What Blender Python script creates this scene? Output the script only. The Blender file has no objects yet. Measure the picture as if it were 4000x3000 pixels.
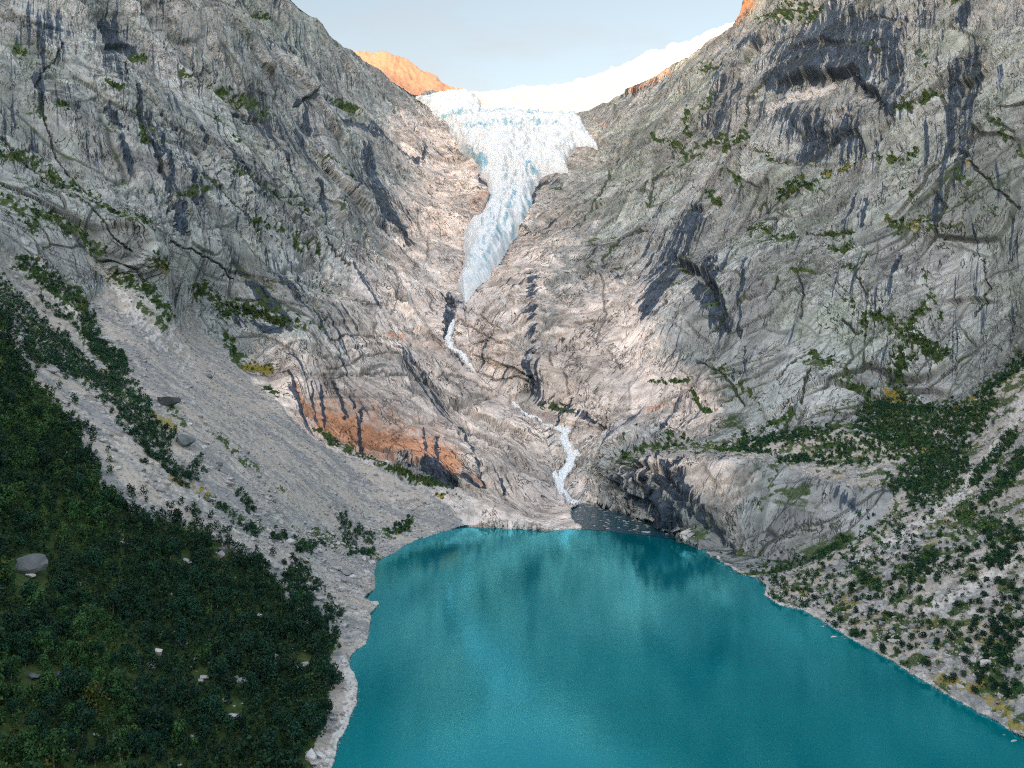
import bpy, math, time
import numpy as np
from mathutils import Vector
T0 = time.time()
F32 = np.float32
R = math.radians

# ------------------------------------------------------------------ camera
# The picture plane used for measuring is 2212 x 1659 units, focal length 1671 units.
FOC, CX, CY, CAMZ = 1671.0, 1106.0, 829.5, 100.0
sc = bpy.context.scene
col = sc.collection
cam_d = bpy.data.cameras.new('camera'); cam = bpy.data.objects.new('camera', cam_d); col.objects.link(cam)
cam.location = (0, 0, CAMZ); cam.rotation_euler = (R(90), 0, 0)
cam_d.sensor_width = 36; cam_d.lens = 36 * FOC / 2212; cam_d.clip_end = 60000; cam_d.clip_start = 1
sc.camera = cam
# ------------------------------------------------------------------ sun and sky
SKY_LOW, SKY_HIGH, SKY_BACK, SKY_TINT = .41, 1.15, .84, (1.27, 1.0, .83)
SUN_EL, SUN_AZ = R(8.0), R(22.0)             # the sun stands low behind the camera, a little to its left
SUN = np.array([-math.sin(SUN_AZ) * math.cos(SUN_EL), -math.cos(SUN_AZ) * math.cos(SUN_EL), math.sin(SUN_EL)])
sun_d = bpy.data.lights.new('sun', 'SUN'); sun = bpy.data.objects.new('sun', sun_d); col.objects.link(sun)
sun_d.energy = 2.0; sun_d.angle = R(0.5); sun_d.color = (.46, .32, .19)
sun.rotation_euler = Vector(SUN).to_track_quat('Z', 'Y').to_euler()
world = bpy.data.worlds.new('World'); sc.world = world; world.use_nodes = True
nt = world.node_tree; nt.nodes.clear()
sky = nt.nodes.new('ShaderNodeTexSky'); sky.sky_type = 'NISHITA'; sky.sun_disc = False
sky.sun_elevation = SUN_EL; sky.sun_rotation = R(180) + SUN_AZ
sky.air_density = 1.0; sky.dust_density = 1.0; sky.ozone_density = 1.0
bg = nt.nodes.new('ShaderNodeBackground'); bg.inputs[1].default_value = 0.15
tint = nt.nodes.new('ShaderNodeMix'); tint.data_type = 'RGBA'; tint.blend_type = 'MULTIPLY'; tint.inputs[0].default_value = 1
tc = nt.nodes.new('ShaderNodeTexCoord'); sep = nt.nodes.new('ShaderNodeSeparateXYZ'); nt.links.new(tc.outputs['Generated'], sep.inputs[0])
mr = nt.nodes.new('ShaderNodeMapRange'); mr.interpolation_type = 'SMOOTHSTEP'; nt.links.new(sep.outputs['Z'], mr.inputs[0])   # paler overhead, dimmer towards the horizon
mr.inputs[1].default_value = .42; mr.inputs[2].default_value = .95; mr.inputs[3].default_value = SKY_LOW; mr.inputs[4].default_value = SKY_HIGH
tc2 = nt.nodes.new('ShaderNodeMix'); tc2.data_type = 'RGBA'; tc2.clamp_factor = False
mb_ = nt.nodes.new('ShaderNodeMapRange'); mb_.interpolation_type = 'SMOOTHSTEP'; nt.links.new(sep.outputs['Y'], mb_.inputs[0])       # evening glow on the side of the sun
mb_.inputs[1].default_value = .35; mb_.inputs[2].default_value = -.7; mb_.inputs[3].default_value = 0; mb_.inputs[4].default_value = SKY_BACK
sm = nt.nodes.new('ShaderNodeMath'); sm.operation = 'ADD'; nt.links.new(mr.outputs[0], sm.inputs[0]); nt.links.new(mb_.outputs[0], sm.inputs[1]); nt.links.new(sm.outputs[0], tc2.inputs[0])
tc2.inputs[6].default_value = (0, 0, 0, 1); tc2.inputs[7].default_value = SKY_TINT + (1,)
cn = nt.nodes.new('ShaderNodeTexNoise'); cn.inputs['Scale'].default_value = 2.2; cn.inputs['Detail'].default_value = 7; cn.inputs['Roughness'].default_value = .62
mp = nt.nodes.new('ShaderNodeMapping'); mp.inputs['Scale'].default_value = (1, 1, 3.2); nt.links.new(tc.outputs['Generated'], mp.inputs[0]); nt.links.new(mp.outputs[0], cn.inputs[0])
cr = nt.nodes.new('ShaderNodeMapRange'); nt.links.new(cn.outputs[0], cr.inputs[0]); cr.inputs[1].default_value = .5; cr.inputs[2].default_value = .75; cr.inputs[3].default_value = 0; cr.inputs[4].default_value = .45
cm = nt.nodes.new('ShaderNodeMix'); cm.data_type = 'RGBA'; nt.links.new(cr.outputs[0], cm.inputs[0]); cm.inputs[7].default_value = (1.6, 1.5, 1.5, 1)
nt.links.new(tc2.outputs[2], tint.inputs[7])
out = nt.nodes.new('ShaderNodeOutputWorld')
nt.links.new(sky.outputs[0], cm.inputs[6]); nt.links.new(cm.outputs[2], tint.inputs[6]); nt.links.new(tint.outputs[2], bg.inputs[0]); nt.links.new(bg.outputs[0], out.inputs[0])
sc.view_settings.view_transform = 'Standard'; sc.view_settings.look = 'None'
sc.view_settings.exposure = 2.6; sc.view_settings.gamma = 1
sc.cycles.max_bounces = 5; sc.cycles.diffuse_bounces = 2; sc.cycles.glossy_bounces = 2
sc.cycles.use_denoising = False; sc.cycles.denoiser = 'OPENIMAGEDENOISE'; sc.cycles.denoising_input_passes = 'RGB_ALBEDO_NORMAL'; sc.cycles.denoising_prefilter = 'ACCURATE'; sc.cycles.pixel_filter_type = 'BLACKMAN_HARRIS'; sc.cycles.filter_width = 1.15

# ------------------------------------------------------------------ noise
rng = np.random.default_rng(7)
_perm = rng.permutation(256).astype(np.int32); _perm = np.concatenate([_perm, _perm, _perm[:4]])
_g = rng.normal(size=(256, 3)); _g = (_g / np.linalg.norm(_g, axis=1, keepdims=True)).astype(F32)
def perlin(x, y, z=None):
    x = np.asarray(x, F32); y = np.asarray(y, F32)
    z = np.zeros_like(x) if z is None else np.asarray(z, F32)
    xi, yi, zi = np.floor(x), np.floor(y), np.floor(z)
    fx, fy, fz = x - xi, y - yi, z - zi
    xi = xi.astype(np.int32) & 255; yi = yi.astype(np.int32) & 255; zi = zi.astype(np.int32) & 255
    u, v, w = [t * t * t * (t * (t * 6 - 15) + 10) for t in (fx, fy, fz)]
    res = 0
    for a in (0, 1):
        pa = _perm[xi + a]; wa = u if a else 1 - u
        for b in (0, 1):
            pb = _perm[pa + ((yi + b) & 255)]; wb = wa * (v if b else 1 - v)
            for c in (0, 1):
                g = _g[_perm[pb + ((zi + c) & 255)] & 255]
                res = res + wb * (w if c else 1 - w) * (g[..., 0] * (fx - a) + g[..., 1] * (fy - b) + g[..., 2] * (fz - c))
    return res * 1.5
def fbm(x, y, z=None, oct=4, gain=.5):
    s = 0; a = 1.0; f = 1.0
    for i in range(oct):
        s = s + a * perlin(x * f + 17.3 * i, y * f - 9.1 * i, None if z is None else z * f + 5.7 * i); a *= gain; f *= 2.03
    return s
def sstep(a, b, x):
    t = np.clip((x - a) / (b - a), 0, 1); return t * t * (3 - 2 * t)

# ------------------------------------------------------------------ distances to drawn lines
def line_dist(X, Y, pts, closed=False):
    d = np.full(X.shape, 1e9, F32); n = len(pts)
    for i in range(n if closed else n - 1):
        (x1, y1), (x2, y2) = pts[i], pts[(i + 1) % n]
        dx, dy = x2 - x1, y2 - y1; L = dx * dx + dy * dy + 1e-9
        t = np.clip(((X - x1) * dx + (Y - y1) * dy) / L, 0, 1)
        np.minimum(d, (X - x1 - t * dx) ** 2 + (Y - y1 - t * dy) ** 2, out=d)
    return np.sqrt(d)
def inside(X, Y, pts):
    c = np.zeros(X.shape, bool); n = len(pts)
    for i in range(n):
        (x1, y1), (x2, y2) = pts[i], pts[(i + 1) % n]
        if y1 == y2: continue
        k = ((y1 > Y) != (y2 > Y)) & (X < (x2 - x1) * (Y - y1) / (y2 - y1) + x1)
        c ^= k
    return c
def sdist(X, Y, pts):                       # positive inside
    d = line_dist(X, Y, pts, True); return np.where(inside(X, Y, pts), d, -d)

# ------------------------------------------------------------------ measured lines of the valley
SHORE_L = [(640, 1900), (690, 1740), (719, 1652), (733, 1596), (754, 1564), (771, 1519), (773, 1477), (754, 1431), (764, 1410), (792, 1393), (799, 1358),
           (803, 1323), (822, 1307), (789, 1288), (810, 1270), (806, 1242), (813, 1218), (841, 1200), (876, 1176), (901, 1164), (943, 1153),
           (1006, 1136), (1048, 1137), (1128, 1141), (1191, 1144), (1254, 1142), (1237, 1122), (1234, 1098), (1262, 1088), (1300, 1092),
           (1340, 1106), (1400, 1122), (1440, 1145), (1471, 1167), (1490, 1171), (1522, 1190), (1553, 1209), (1588, 1239), (1634, 1249),
           (1655, 1263), (1650, 1286), (1676, 1304), (1735, 1319), (1788, 1351), (1840, 1382), (1875, 1400), (1935, 1431), (1963, 1456),
           (2033, 1494), (2103, 1533), (2155, 1561), (2212, 1596), (2500, 1750), (3150, 2060)]
LAKE = SHORE_L + [(3150, 2600), (400, 2600), (560, 2150)]
SKY = [(-900, -440), (0, -440), (300, -300), (560, -75), (640, 0), (690, 52), (719, 87), (757, 114), (789, 134), (850, 170), (908, 202), (960, 202),
       (1000, 206), (1034, 222), (1042, 237), (1100, 240), (1200, 242), (1251, 245), (1279, 241), (1314, 224), (1366, 189), (1401, 164), (1438, 140), (1508, 98),
       (1578, 51), (1592, 28), (1606, 0), (1660, -80), (1800, -260), (2100, -440), (3100, -440)]
GLACIER = [(908, 206), (930, 222), (936, 229), (946, 252), (964, 269), (974, 294), (1000, 322), (1016, 336), (1030, 352), (1034, 366), (1053, 380), (1056, 420), (1041, 462),
           (1016, 472), (1009, 490), (1006, 546), (999, 588), (983, 612), (999, 644), (1004, 652), (1023, 633), (1034, 616), (1051, 595),
           (1060, 577), (1079, 549), (1097, 518), (1114, 497), (1135, 469), (1153, 444), (1149, 420), (1153, 395), (1170, 378), (1188, 371),
           (1226, 367), (1225, 343), (1244, 322), (1265, 317), (1293, 326), (1289, 308), (1272, 290), (1261, 269), (1251, 250), (1240, 244),
           (1174, 245), (1139, 242), (1069, 239), (1041, 238), (1036, 222), (1022, 200), (1000, 196), (960, 200)]
SCREE_L = [(165, 553), (195, 560), (235, 600), (262, 632), (300, 660), (345, 708), (395, 722), (408, 660), (422, 660), (440, 700), (470, 725),
           (500, 765), (545, 815), (590, 855), (650, 905), (720, 950), (800, 1000), (870, 1042), (920, 1058), (948, 1090), (975, 1112), (1006, 1136),
           (1000, 1300), (900, 1900), (900, 2500), (-900, 2500), (-900, 560), (0, 560), (20, 565), (60, 605), (110, 652), (155, 692),
           (190, 668), (222, 655), (215, 612)]
GROUND_R = [(1640, 1235), (1690, 1205), (1750, 1190), (1830, 1170), (1865, 1125), (1905, 1085), (1950, 1040), (1880, 1050), (1800, 1052), (1700, 1026),
            (1600, 1006), (1450, 983), (1360, 992), (1350, 985), (1400, 962), (1500, 950), (1620, 935), (1760, 925), (1880, 940), (1900, 870), (1990, 880), (2060, 890),
            (2120, 850), (2170, 800), (2212, 772), (3150, 500), (3150, 2500), (1500, 2500), (1550, 1300)]
FOREST = [(-900, 640), (0, 700), (30, 745), (55, 815), (95, 870), (150, 918), (180, 965), (205, 1010), (225, 1070), (300, 1112), (380, 1130),
          (440, 1150), (505, 1195), (560, 1218), (598, 1262), (622, 1295), (655, 1345), (722, 1378), (728, 1400), (708, 1440), (716, 1480), (708, 1520), (702, 1560),
          (686, 1590), (672, 1659), (600, 2100), (-900, 2200)]
def lf(px, py, k): return (100 + 60 * k) / (k * (CX - px) / FOC + (py - CY) / FOC)
def rf(px, py, k=.5): return (100 + 130 * k) / (k * (px - CX) / FOC + (py - CY) / FOC)
CTRL = []
for px, py in [(0, 1659), (300, 1659), (550, 1659), (0, 1400), (300, 1400), (550, 1400), (700, 1400), (0, 1200), (300, 1200), (600, 1200), (0, 2000), (450, 2000), (-500, 1659), (-500, 1200)]:
    CTRL.append((px, py, lf(px, py, .5)))
for px, py in [(0, 1000), (300, 1000), (600, 1080), (0, 800), (200, 800), (-500, 800)]:
    CTRL.append((px, py, lf(px, py, .58)))
for px, py in [(0, 600), (200, 640), (300, 760), (400, 840), (500, 900), (600, 920), (750, 1010), (850, 1080), (420, 720), (550, 830)]:
    CTRL.append((px, py, lf(px, py, .63)))
for x, y in SHORE_L[2:-2:2]: CTRL.append((x, y, 167100 / (y - CY)))
CTRL += [(0, 300, 665), (0, 0, 830), (0, -300, 1010), (300, 0, 1000), (300, 300, 800), (300, 520, 640), (640, 0, 1480), (640, 200, 1240), (640, 400, 1000), (640, 600, 810),
         (640, 730, 700), (757, 114, 1740), (850, 170, 1880), (930, 235, 1960), (930, 330, 1650), (1000, 340, 1620), (1050, 410, 1430), (1010, 500, 1240), (985, 600, 1080),
         (960, 680, 960), (800, 300, 1400), (800, 500, 1080), (800, 650, 880), (800, 760, 760), (630, 800, 655), (720, 900, 628), (850, 985, 600), (960, 1040, 590),
         (900, 850, 720), (850, 920, 650), (1000, 950, 650), (1050, 1045, 590), (960, 1085, 572), (1100, 1090, 570), (1195, 1105, 585), (1000, 790, 880), (1100, 868, 815),
         (1200, 925, 765), (1215, 1050, 665), (1100, 600, 1010), (1060, 700, 900), (1100, 780, 830), (1100, 950, 690), (1130, 1020, 665), (1230, 350, 1600), (1290, 310, 1740), (1255, 250, 1990), (1300, 480, 1260),
         (1400, 300, 1500), (1440, 150, 1850), (1590, 10, 1740), (1600, 200, 1300), (1600, 400, 1060), (1600, 600, 850), (1600, 780, 700), (1600, 920, 610), (1900, 0, 1090),
         (1900, 300, 880), (1900, 600, 700), (1900, 820, 600), (2212, 0, 820), (2212, 300, 690), (2212, 600, 570), (2212, 760, 520), (1300, 700, 900), (1300, 900, 720), (1270, 1000, 690), (1330, 1040, 655), (1290, 1070, 655),
         (1400, 962, 650), (1400, 990, 590), (1600, 1015, 520), (1750, 1065, 480), (1450, 1110, 512), (1600, 1150, 452), (1750, 1170, 420), (1520, 1060, 515),
         (2212, 1200, rf(2212, 1200)), (2212, 1000, rf(2212, 1000)), (2212, 870, rf(2212, 870)), (1900, 1200, rf(1900, 1200)), (1900, 1030, rf(1900, 1030)), (2050, 1350, rf(2050, 1350)),
         (2050, 950, 500), (1080, 300, 1700), (1100, 400, 1500), (1070, 500, 1270), (1100, 250, 1960),
         (-800, 0, 640), (-800, 500, 400), (-800, 1000, 205), (-800, -450, 850), (300, -450, 1400), (2900, 0, 610), (2900, 600, 400), (2900, 1200, 215), (2900, -450, 800),
         (1900, -450, 1550), (3000, 1900, 120)]
def tps_fit(c):
    c = np.array(c, float); x = c[:, :2] / 500.0; v = np.log(c[:, 2]); n = len(c)
    d2 = ((x[:, None] - x[None]) ** 2).sum(-1); K = .5 * d2 * np.log(d2 + 1e-12) + np.eye(n) * 2e-4
    P = np.c_[np.ones(n), x]; A = np.block([[K, P], [P.T, np.zeros((3, 3))]])
    return x, np.linalg.solve(A, np.r_[v, 0, 0, 0])
_tx, _tw = tps_fit(CTRL)
def tps(px, py):
    sh = px.shape; a = (px.ravel() / 500).astype(F32); b = (py.ravel() / 500).astype(F32)
    r = (_tw[-3] + _tw[-2] * a + _tw[-1] * b).astype(F32)
    for (u, v), w in zip(_tx, _tw[:-3]):
        d2 = (a - F32(u)) ** 2 + (b - F32(v)) ** 2 + F32(1e-12)
        r += F32(.5 * w) * d2 * np.log(d2)
    return np.exp(r).reshape(sh)
def lerp_line(px, pts):
    p = np.array(pts, float); return np.interp(px, p[:, 0], p[:, 1])

# ------------------------------------------------------------------ the valley sheet
STEP = 1.8
xs = np.concatenate([np.arange(-900, -40, 14), np.arange(-40, 2252, STEP), np.arange(2252, 3110, 14)]).astype(F32)
ys = np.concatenate([np.arange(-480, -16, 9), np.arange(-16, 1676, STEP), np.arange(1676, 2200, 11)]).astype(F32)
PX, PY = np.meshgrid(xs, ys)
NY, NX = PX.shape
S = lerp_line(PX, SKY).astype(F32)
PYc = np.maximum(PY, S)
D = tps(PX, PYc)
w1 = fbm(PX / 60, PYc / 60, oct=4); w2 = fbm(PX / 60 + 50, PYc / 60 + 31, oct=4)
wf1 = fbm(PX / 22, PYc / 22, oct=4, gain=.65); wf2 = fbm(PX / 22 + 50, PYc / 22 + 31, oct=4, gain=.65)
WX, WY = PX + w1 * 3 + wf1 * 4.5, PYc + w2 * 3 + wf2 * 4.5          # slightly wandering coordinates for the edges of everything
lake = sdist(PX + w1 * 5, PY + w2 * 3, LAKE).astype(F32)
Yl = (100.0 / (np.maximum(PYc - CY, 20) / FOC)).astype(F32)
onw = PYc > CY + 120
rise = 1 - 0.012 * np.clip(-lake / 12, 0, 1) - .10 * sstep(0, 220, -lake) * 0.3
D = np.where(onw & (lake < 0), np.minimum(D, Yl * rise), D)
D = np.where(onw & (lake >= 0), Yl * (1 + .004 + .14 * sstep(0, 60, lake)), D)
print('depth', round(time.time() - T0, 1))

def at(px, py, Y):
    return np.stack([(px - CX) / FOC * Y, Y, CAMZ - (py - CY) / FOC * Y], -1)
P = at(PX, PYc, D).astype(F32)
# behind every skyline the mountain rolls over and falls away
t = np.clip(S - PY, 0, None); d = np.minimum(t * 6, 1600)
hn = np.stack([PX - CX, np.full_like(PX, FOC)], -1); hn /= np.linalg.norm(hn, axis=-1, keepdims=True)
P[..., 0] += hn[..., 0] * d; P[..., 1] += hn[..., 1] * d
P[..., 2] += -.02 * d - .00035 * d * d
back = t > 0
def normals(P):
    gx = np.gradient(P, axis=1); gy = np.gradient(P, axis=0)
    n = np.cross(gy, gx); n /= np.linalg.norm(n, axis=-1, keepdims=True) + 1e-9
    return n.astype(F32)
N = normals(P)
if N[NY // 2, NX // 2, 1] > 0: N = -N

scree = np.maximum(sdist(WX, WY, SCREE_L), sdist(WX, WY, GROUND_R)).astype(F32)
ground = sstep(-3, 4, scree)
glac = sdist(WX * .35 + PX * .65, WY * .35 + PYc * .65, GLACIER).astype(F32)
glac[back & (glac < -30)] = -99

def stroke(mask, pts, r, s=1.0, soft=.5):
    """a soft-edged line of radius r measured on the picture plane"""
    p = np.array(pts, float).reshape(-1, 2); m = r * 2 + 14
    i0, i1 = np.searchsorted(ys, [p[:, 1].min() - m, p[:, 1].max() + m]); j0, j1 = np.searchsorted(xs, [p[:, 0].min() - m, p[:, 0].max() + m])
    if i1 <= i0 or j1 <= j0: return
    sl = (slice(i0, i1), slice(j0, j1))
    X, Y = WX[sl], WY[sl]
    dd = line_dist(X, Y, [tuple(q) for q in p]) if len(p) > 1 else np.hypot(X - p[0, 0], Y - p[0, 1])
    v = s * np.clip((r * (1 + soft) - dd) / (r * 2 * soft), 0, 1)
    mask[sl] = np.maximum(mask[sl], v * (PY[sl] > S[sl] - 3))
hf = fbm(PX / 13, PYc / 11, D / 90, oct=4, gain=.7)
def strokes(lst, soft=.5, k=.55, lo=.22, hi=.62):
    m = np.zeros_like(PX)
    for it in lst: stroke(m, it[0], it[1], it[2] if len(it) > 2 else 1.0, soft)
    return sstep(lo, hi, m + k * hf * (m > 0) * (m < 1.2)) if k is not None else m
VEG = [([35,105,55,110],5),([294,112,322,112],7),([381,147,430,168],5),([430,168,546,210,588,238],8),([224,189,252,210],5),([556,21,595,35],4),([728,217,770,240],7),
 ([0,325,63,336,175,413,245,455,315,497],9,.8),([52,455,168,511,210,546],13),([0,430,60,500],14,.7),([385,427,437,413],5),([297,280,308,322],5),([120,241,147,252],5),([483,385,665,455],5,.7),([542,490,700,525],9,.5),
 ([1419,304,1454,308,1482,336],7),([1482,245,1478,280],5),([1648,31,1739,17],15,.8),([1746,35,1770,17],7),([1522,157,1553,147],9,.7),([1518,315,1571,308,1613,294],10),([1480,336,1501,332],8),
 ([1490,259,1543,217],7,.7),([1683,409,1732,392,1753,395],12),([1774,374,1868,343],5),([1945,259,2033,210],5),([1588,385,1599,395],7),([1536,420,1550,437],8),([1613,490,1655,490],8),([1662,504,1683,525],7),
 ([1704,525,1725,525],6),([1802,546,1844,535],7),([1935,490,2012,490],13,.8),([2047,500,2078,493],6),([1900,343,1921,350],7),([1942,346,1977,332],7),([2085,395,2103,406],9),([2162,280,2208,336],8,.7),([1788,511,1851,504],3),([2050,7,2085,10],6),
 ([290,672,343,717],5),([315,661,350,703],6),([35,581,105,644,175,693],12),([175,693,210,749,266,791],15),([245,605,301,644],12),([304,556,336,574],10),([427,623,490,682],13),
 ([490,668,560,668,616,686],12),([532,777,567,784],8),([490,721,514,763],8),([567,826,602,843],6,.8),([700,910,774,952],6),([719,924,789,973,894,1038,985,1040],7),([946,1078,992,1081],6),
 ([1360,984,1493,956],13,.9),([1174,868,1219,875],8,.8),([1405,805,1493,812],5,.8),([1438,957,1595,966],17,.9),([1613,948,1781,938],20,.95),([1910,903,2033,990,1998,1036],44),([1893,868,2103,903],28),
 ([1945,850,1945,763],19),([1875,686,1963,721,2033,756],12),([1956,721,1998,665],8),([2117,850,2212,782],15),([1826,588,1854,591],7),([1721,604,1798,611],3),([1742,756,1798,777],8,.8),([1823,815,1875,843],10),
 ([1655,903,1704,889],7),([1683,1008,1739,994],11),([1788,973,1893,973],26,.75),([2138,868,2068,938],14,.9),([2190,938,2103,1043],9),([2208,990,2138,1078],15),([1928,1043],14),([1662,1057],8),([1637,1081],6),
 ([1680,1036],5),([1490,850,1518,868],6),([1770,1176,1816,1141],9),([2085,1116,2190,1158],19),([2155,1204],20),([1963,1246,2015,1211],17,.9),([1858,1246,1903,1274],10,.9),([2173,1351,2138,1456],26),([2061,1365],9),
 ([1984,1351],9),([2173,1484],14),([820,1160,870,1140,890,1125],8,.8),([640,1145,700,1160,780,1195,810,1200],10,.8),([440,1060,500,1100,560,1130],7,.7),([470,940,520,985,560,1010],7,.5),([560,1040,610,1065],5,.5),([370,880,400,930],7,.6),
 ([1830,640,1860,700],6,.6),([2000,600,2030,690],6,.5),([1560,790,1640,850],7,.5),([1960,420,1990,445],6,.6),([1640,330,1700,350],5,.6),([1860,100,1900,110],6,.4),([1990,120,2010,150],6,.5),([2100,440,2160,470],6,.6),
 ([560,640,640,690,700,700],7,.5),([60,250,100,262],5,.6),([160,380,200,440],6,.7),([470,250,520,300],5,.5),([700,345,760,380],5,.5)]
BUSHY = [([70,763,200,790,280,875,330,938,400,1008],26),([0,640,60,690,120,725],27),([330,985,405,1000],20),([175,693,210,749,266,791],12),([35,581,105,644,175,693],9,.8),([427,623,490,682],8),([520,668,610,686],7),
 ([1910,903,2033,990,1998,1036],42),([1893,868,2103,903],25),([1945,850,1945,763],12,.7),([1963,721,2033,756],8),([2117,850,2212,782],10),([1613,948,1781,938],14,.7),([1740,940,1778,935],12),([2138,868,2068,938],12,.8),([2190,938,2103,1043],7),
 ([2208,990,2138,1078],14),([1928,1043],12),([1770,1176,1816,1141],8),([2085,1116,2190,1158],18),([2155,1204],19),([1963,1246,2015,1211],16),([1858,1246,1903,1274],9),([2173,1351,2138,1456],26),([2061,1365],8),([1984,1351],8),
 ([2173,1484],12),([1560,970,1660,985],9,.5),([1788,973,1893,973],24,.35),([640,1250,700,1330],26,.8),([780,1150,800,1165],10,.8),([850,1150,880,1128],7,.8),([740,1120,760,1190,800,1195],9,.6),([600,1160,640,1180,690,1185],10,.5),([1683,409,1740,395],8,.8),
 ([520,1070,545,1100],6,.7),([455,1085,520,1130,560,1150],9,.4),([1683,1008,1739,994],8,.8),([1700,1255,2212,1420],60,.11),([1900,1200,2212,1300],70,.10)]
BARE = [([21,731,70,798,115,840,157,878,210,920,280,966,367,1036,420,1078,520,1140],5),([0,588,87,682,157,735,227,798],8),([105,644,140,690],6,.7)]
STREAK = [([1380,1015,1420,1080,1480,1140],24,.8),([1460,1030,1520,1110,1570,1180],16,.72),([1345,1040,1370,1070],14,.85),([1672,184,1711,162,1788,138,1850,140,1868,180],18,1.12),([1895,200,1938,255],9,1.5),([1480,566,1530,606,1560,650,1568,688],7,1.5),([1520,640,1560,700],16,1.25),([235,70,245,100],10,1.4),([256,84,290,98],10,1.45),([720,258,790,282],7,1.35),([800,272,905,350],5,1.4),([640,222,690,212,720,220],5,1.3),([868,480,890,518],8,1.3),([820,430,860,480],9,1.2),([920,1008,975,1036],12,1.5),([1149,700,1142,800],14,.7),([1150,390,1152,440],5,1.5),([1355,1045,1400,1095,1440,1130],12,1.35),([1430,1040,1500,1110],9,1.1),([75,175,85,250],7,1.2),([300,250,345,350],5,1.3),([360,390,400,500],8,1.1),([540,620,620,690],14,1.0),([975,645,968,690],9,1.5),
 ([1700,240,1760,300,1850,300],55,.72),([1460,560],80,.66),([2085,150,2060,400],45,.7),([1900,120,1940,220],55,.72),([1570,190,1550,270],45,.66),([1850,440,1840,480],40,.6),([1820,60,1700,110],70,.8),([2000,40],50,.6),([1340,200,1450,170],30,.5),([1700,340,1900,300],30,.5),([2030,450,2020,500],30,.55),([1960,590],30,.6),
 ([250,60,240,160],45,.62),([560,230,650,330],60,.6),([780,380,860,480],36,.66),([100,60,120,200],60,.56),([330,250,420,420],50,.6),([500,350,560,420],50,.56),([640,80,700,200],40,.5),([600,560,640,640],40,.6),([60,300],40,.5),([700,690,760,760],40,.55),([880,780,960,860],40,.55),
 ([2103,210,2068,297,2050,367],15),([2117,100,2113,192],9,.8),([1872,434,1865,490],6),([1851,420,1826,486],5),([2033,437,2026,490],9),([1500,462,1445,560,1400,670],24),([1545,580,1545,690],20,.9),([1465,500,1440,540],20,.8),
 ([1620,581,1592,717],4.5),([1606,742,1599,770],3),([1578,780,1578,805],3),([1800,40,1900,60,1880,130],40,.75),([1700,150,1800,110,1870,110,1880,180],26,.9),([2103,10,2082,60],10),([1648,77,1595,115],8,.8),([1595,182,1571,217,1546,294],7),
 ([1536,224,1522,280],4,.8),([1718,332,1788,325],14,.8),([1700,230,1760,260,1850,250],30,.45),([1940,70,1935,180],24,.6),([1985,120,1960,200],14,.5),([1895,215,1925,255],9,.8),([227,35,245,91,224,115],12),([252,80,287,101],9),([234,227,259,280],8,.8),([259,308,280,371],7,.8),
 ([294,196,315,297,350,385,385,472],7,.9),([507,231,546,245],7),([654,224,672,287],6),([542,315,567,378],5,.8),([430,273,444,315],4),([675,402,696,462],4),([595,84,665,157],7,.7),([789,320,830,420,887,520],12,.95),
 ([726,258,790,282,870,322,900,350],7,.9),([915,308,915,343],5,.8),([740,815,754,885],4),([764,843,785,903],3.5),([785,868,785,966],4),([918,920,922,966],3),([943,938,946,990],4),([999,903,1051,1043],3.5),([1086,1036,1097,1057],3),
 ([612,787,658,868],4),([682,805,693,889],3),([707,815,714,903],4),([735,805,756,878],4),([515,690,595,705],13,.6),([595,563,612,623],8,.8),([1149,600,1142,798,1153,850],18,.68),([1104,616,1140,600],9,.5),([1160,860,1290,900],13,.7),([1350,1040,1420,1100,1440,1130],16,.85),([1430,1010,1520,1130],10,.7),
 ([929,1001,971,1034],12,1),([876,994,915,1015],9,1),([999,1022,1051,1048],6,1),([980,645,968,690,965,720],10,1),([992,655,1000,665],8,1),([985,765,1000,790],5,.8),([190,560,215,600],14,.8),([100,470,140,520],10,.6),([630,470,700,560],8,.4),([1560,60,1600,120],7,.5),([1300,560,1340,600],9,.5),
 ([1990,1075,1960,1120],5,.4),([1770,1050,1850,1090],14,.7),([2010,280,1990,400],9,.5),([1950,560,1935,600],5,.8),([1990,560,1980,590],4,.8),([1700,20,1690,60],8,.5),([330,20,380,90],9,.4),([130,20,150,80],12,.35),([150,180,165,260],9,.7),([60,170,70,230],7,.5),([390,250,440,300],7,.4),([470,150,490,190],7,.5),([1155,385,1150,440],6,.95),([1165,392,1200,385],8,.7),([1035,372,1050,400],4,.9)]
RUST_GLOW = [([1366,196,1440,152],6,.55),([1590,34,1612,0],9,.8),([700,870,800,905,930,960],44,.42),([630,822,665,861,710,893,774,920],9),([719,893,824,938,929,972,968,994],25),([719,890,860,945],12,.8),([841,721,869,724],7,.6),([943,742],6,.6),([900,735,960,760],10,.25),([1010,1015,1060,1040],6,.5),([1040,415,1030,450],9,.35),([1180,880],7,.3),([1395,870,1430,860],4,.5),([1300,270],8,.4),([1180,395],7,.2)]  # opening strokes paint low-sun glow on the right ridge, the others are rust
WARM = [([1000,430,950,560,940,700,1000,850,1100,1000,1150,1100],90),([1100,560,1080,720],75),([640,840,900,900],75),([960,1105,1230,1125],36),([1300,720,1250,850],90),([1480,870,1400,820],50),([1040,420],50),([900,300,960,340],50,.7),([1200,330,1260,330],40,.6),([1200,480],60,.5),([860,690],110,.8),([1370,640],70,.4),([1420,1010,1560,1040],40,.6)]
LICH = [([1300,400,1420,330],90),([1450,230,1500,180],50),([1700,440,1800,480],80,.9),([1720,620,1720,720],45),([2150,400,2180,600],70,.8),([1940,350,2000,400],70,.7),([1620,520],50,.8),([2060,100,2160,200],80,.8),([1800,700,1850,750],40),([60,130,40,260],60,.7),([560,330,700,420],60,.5),([200,330],60,.5),([640,90,560,40],60,.6)]
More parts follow.
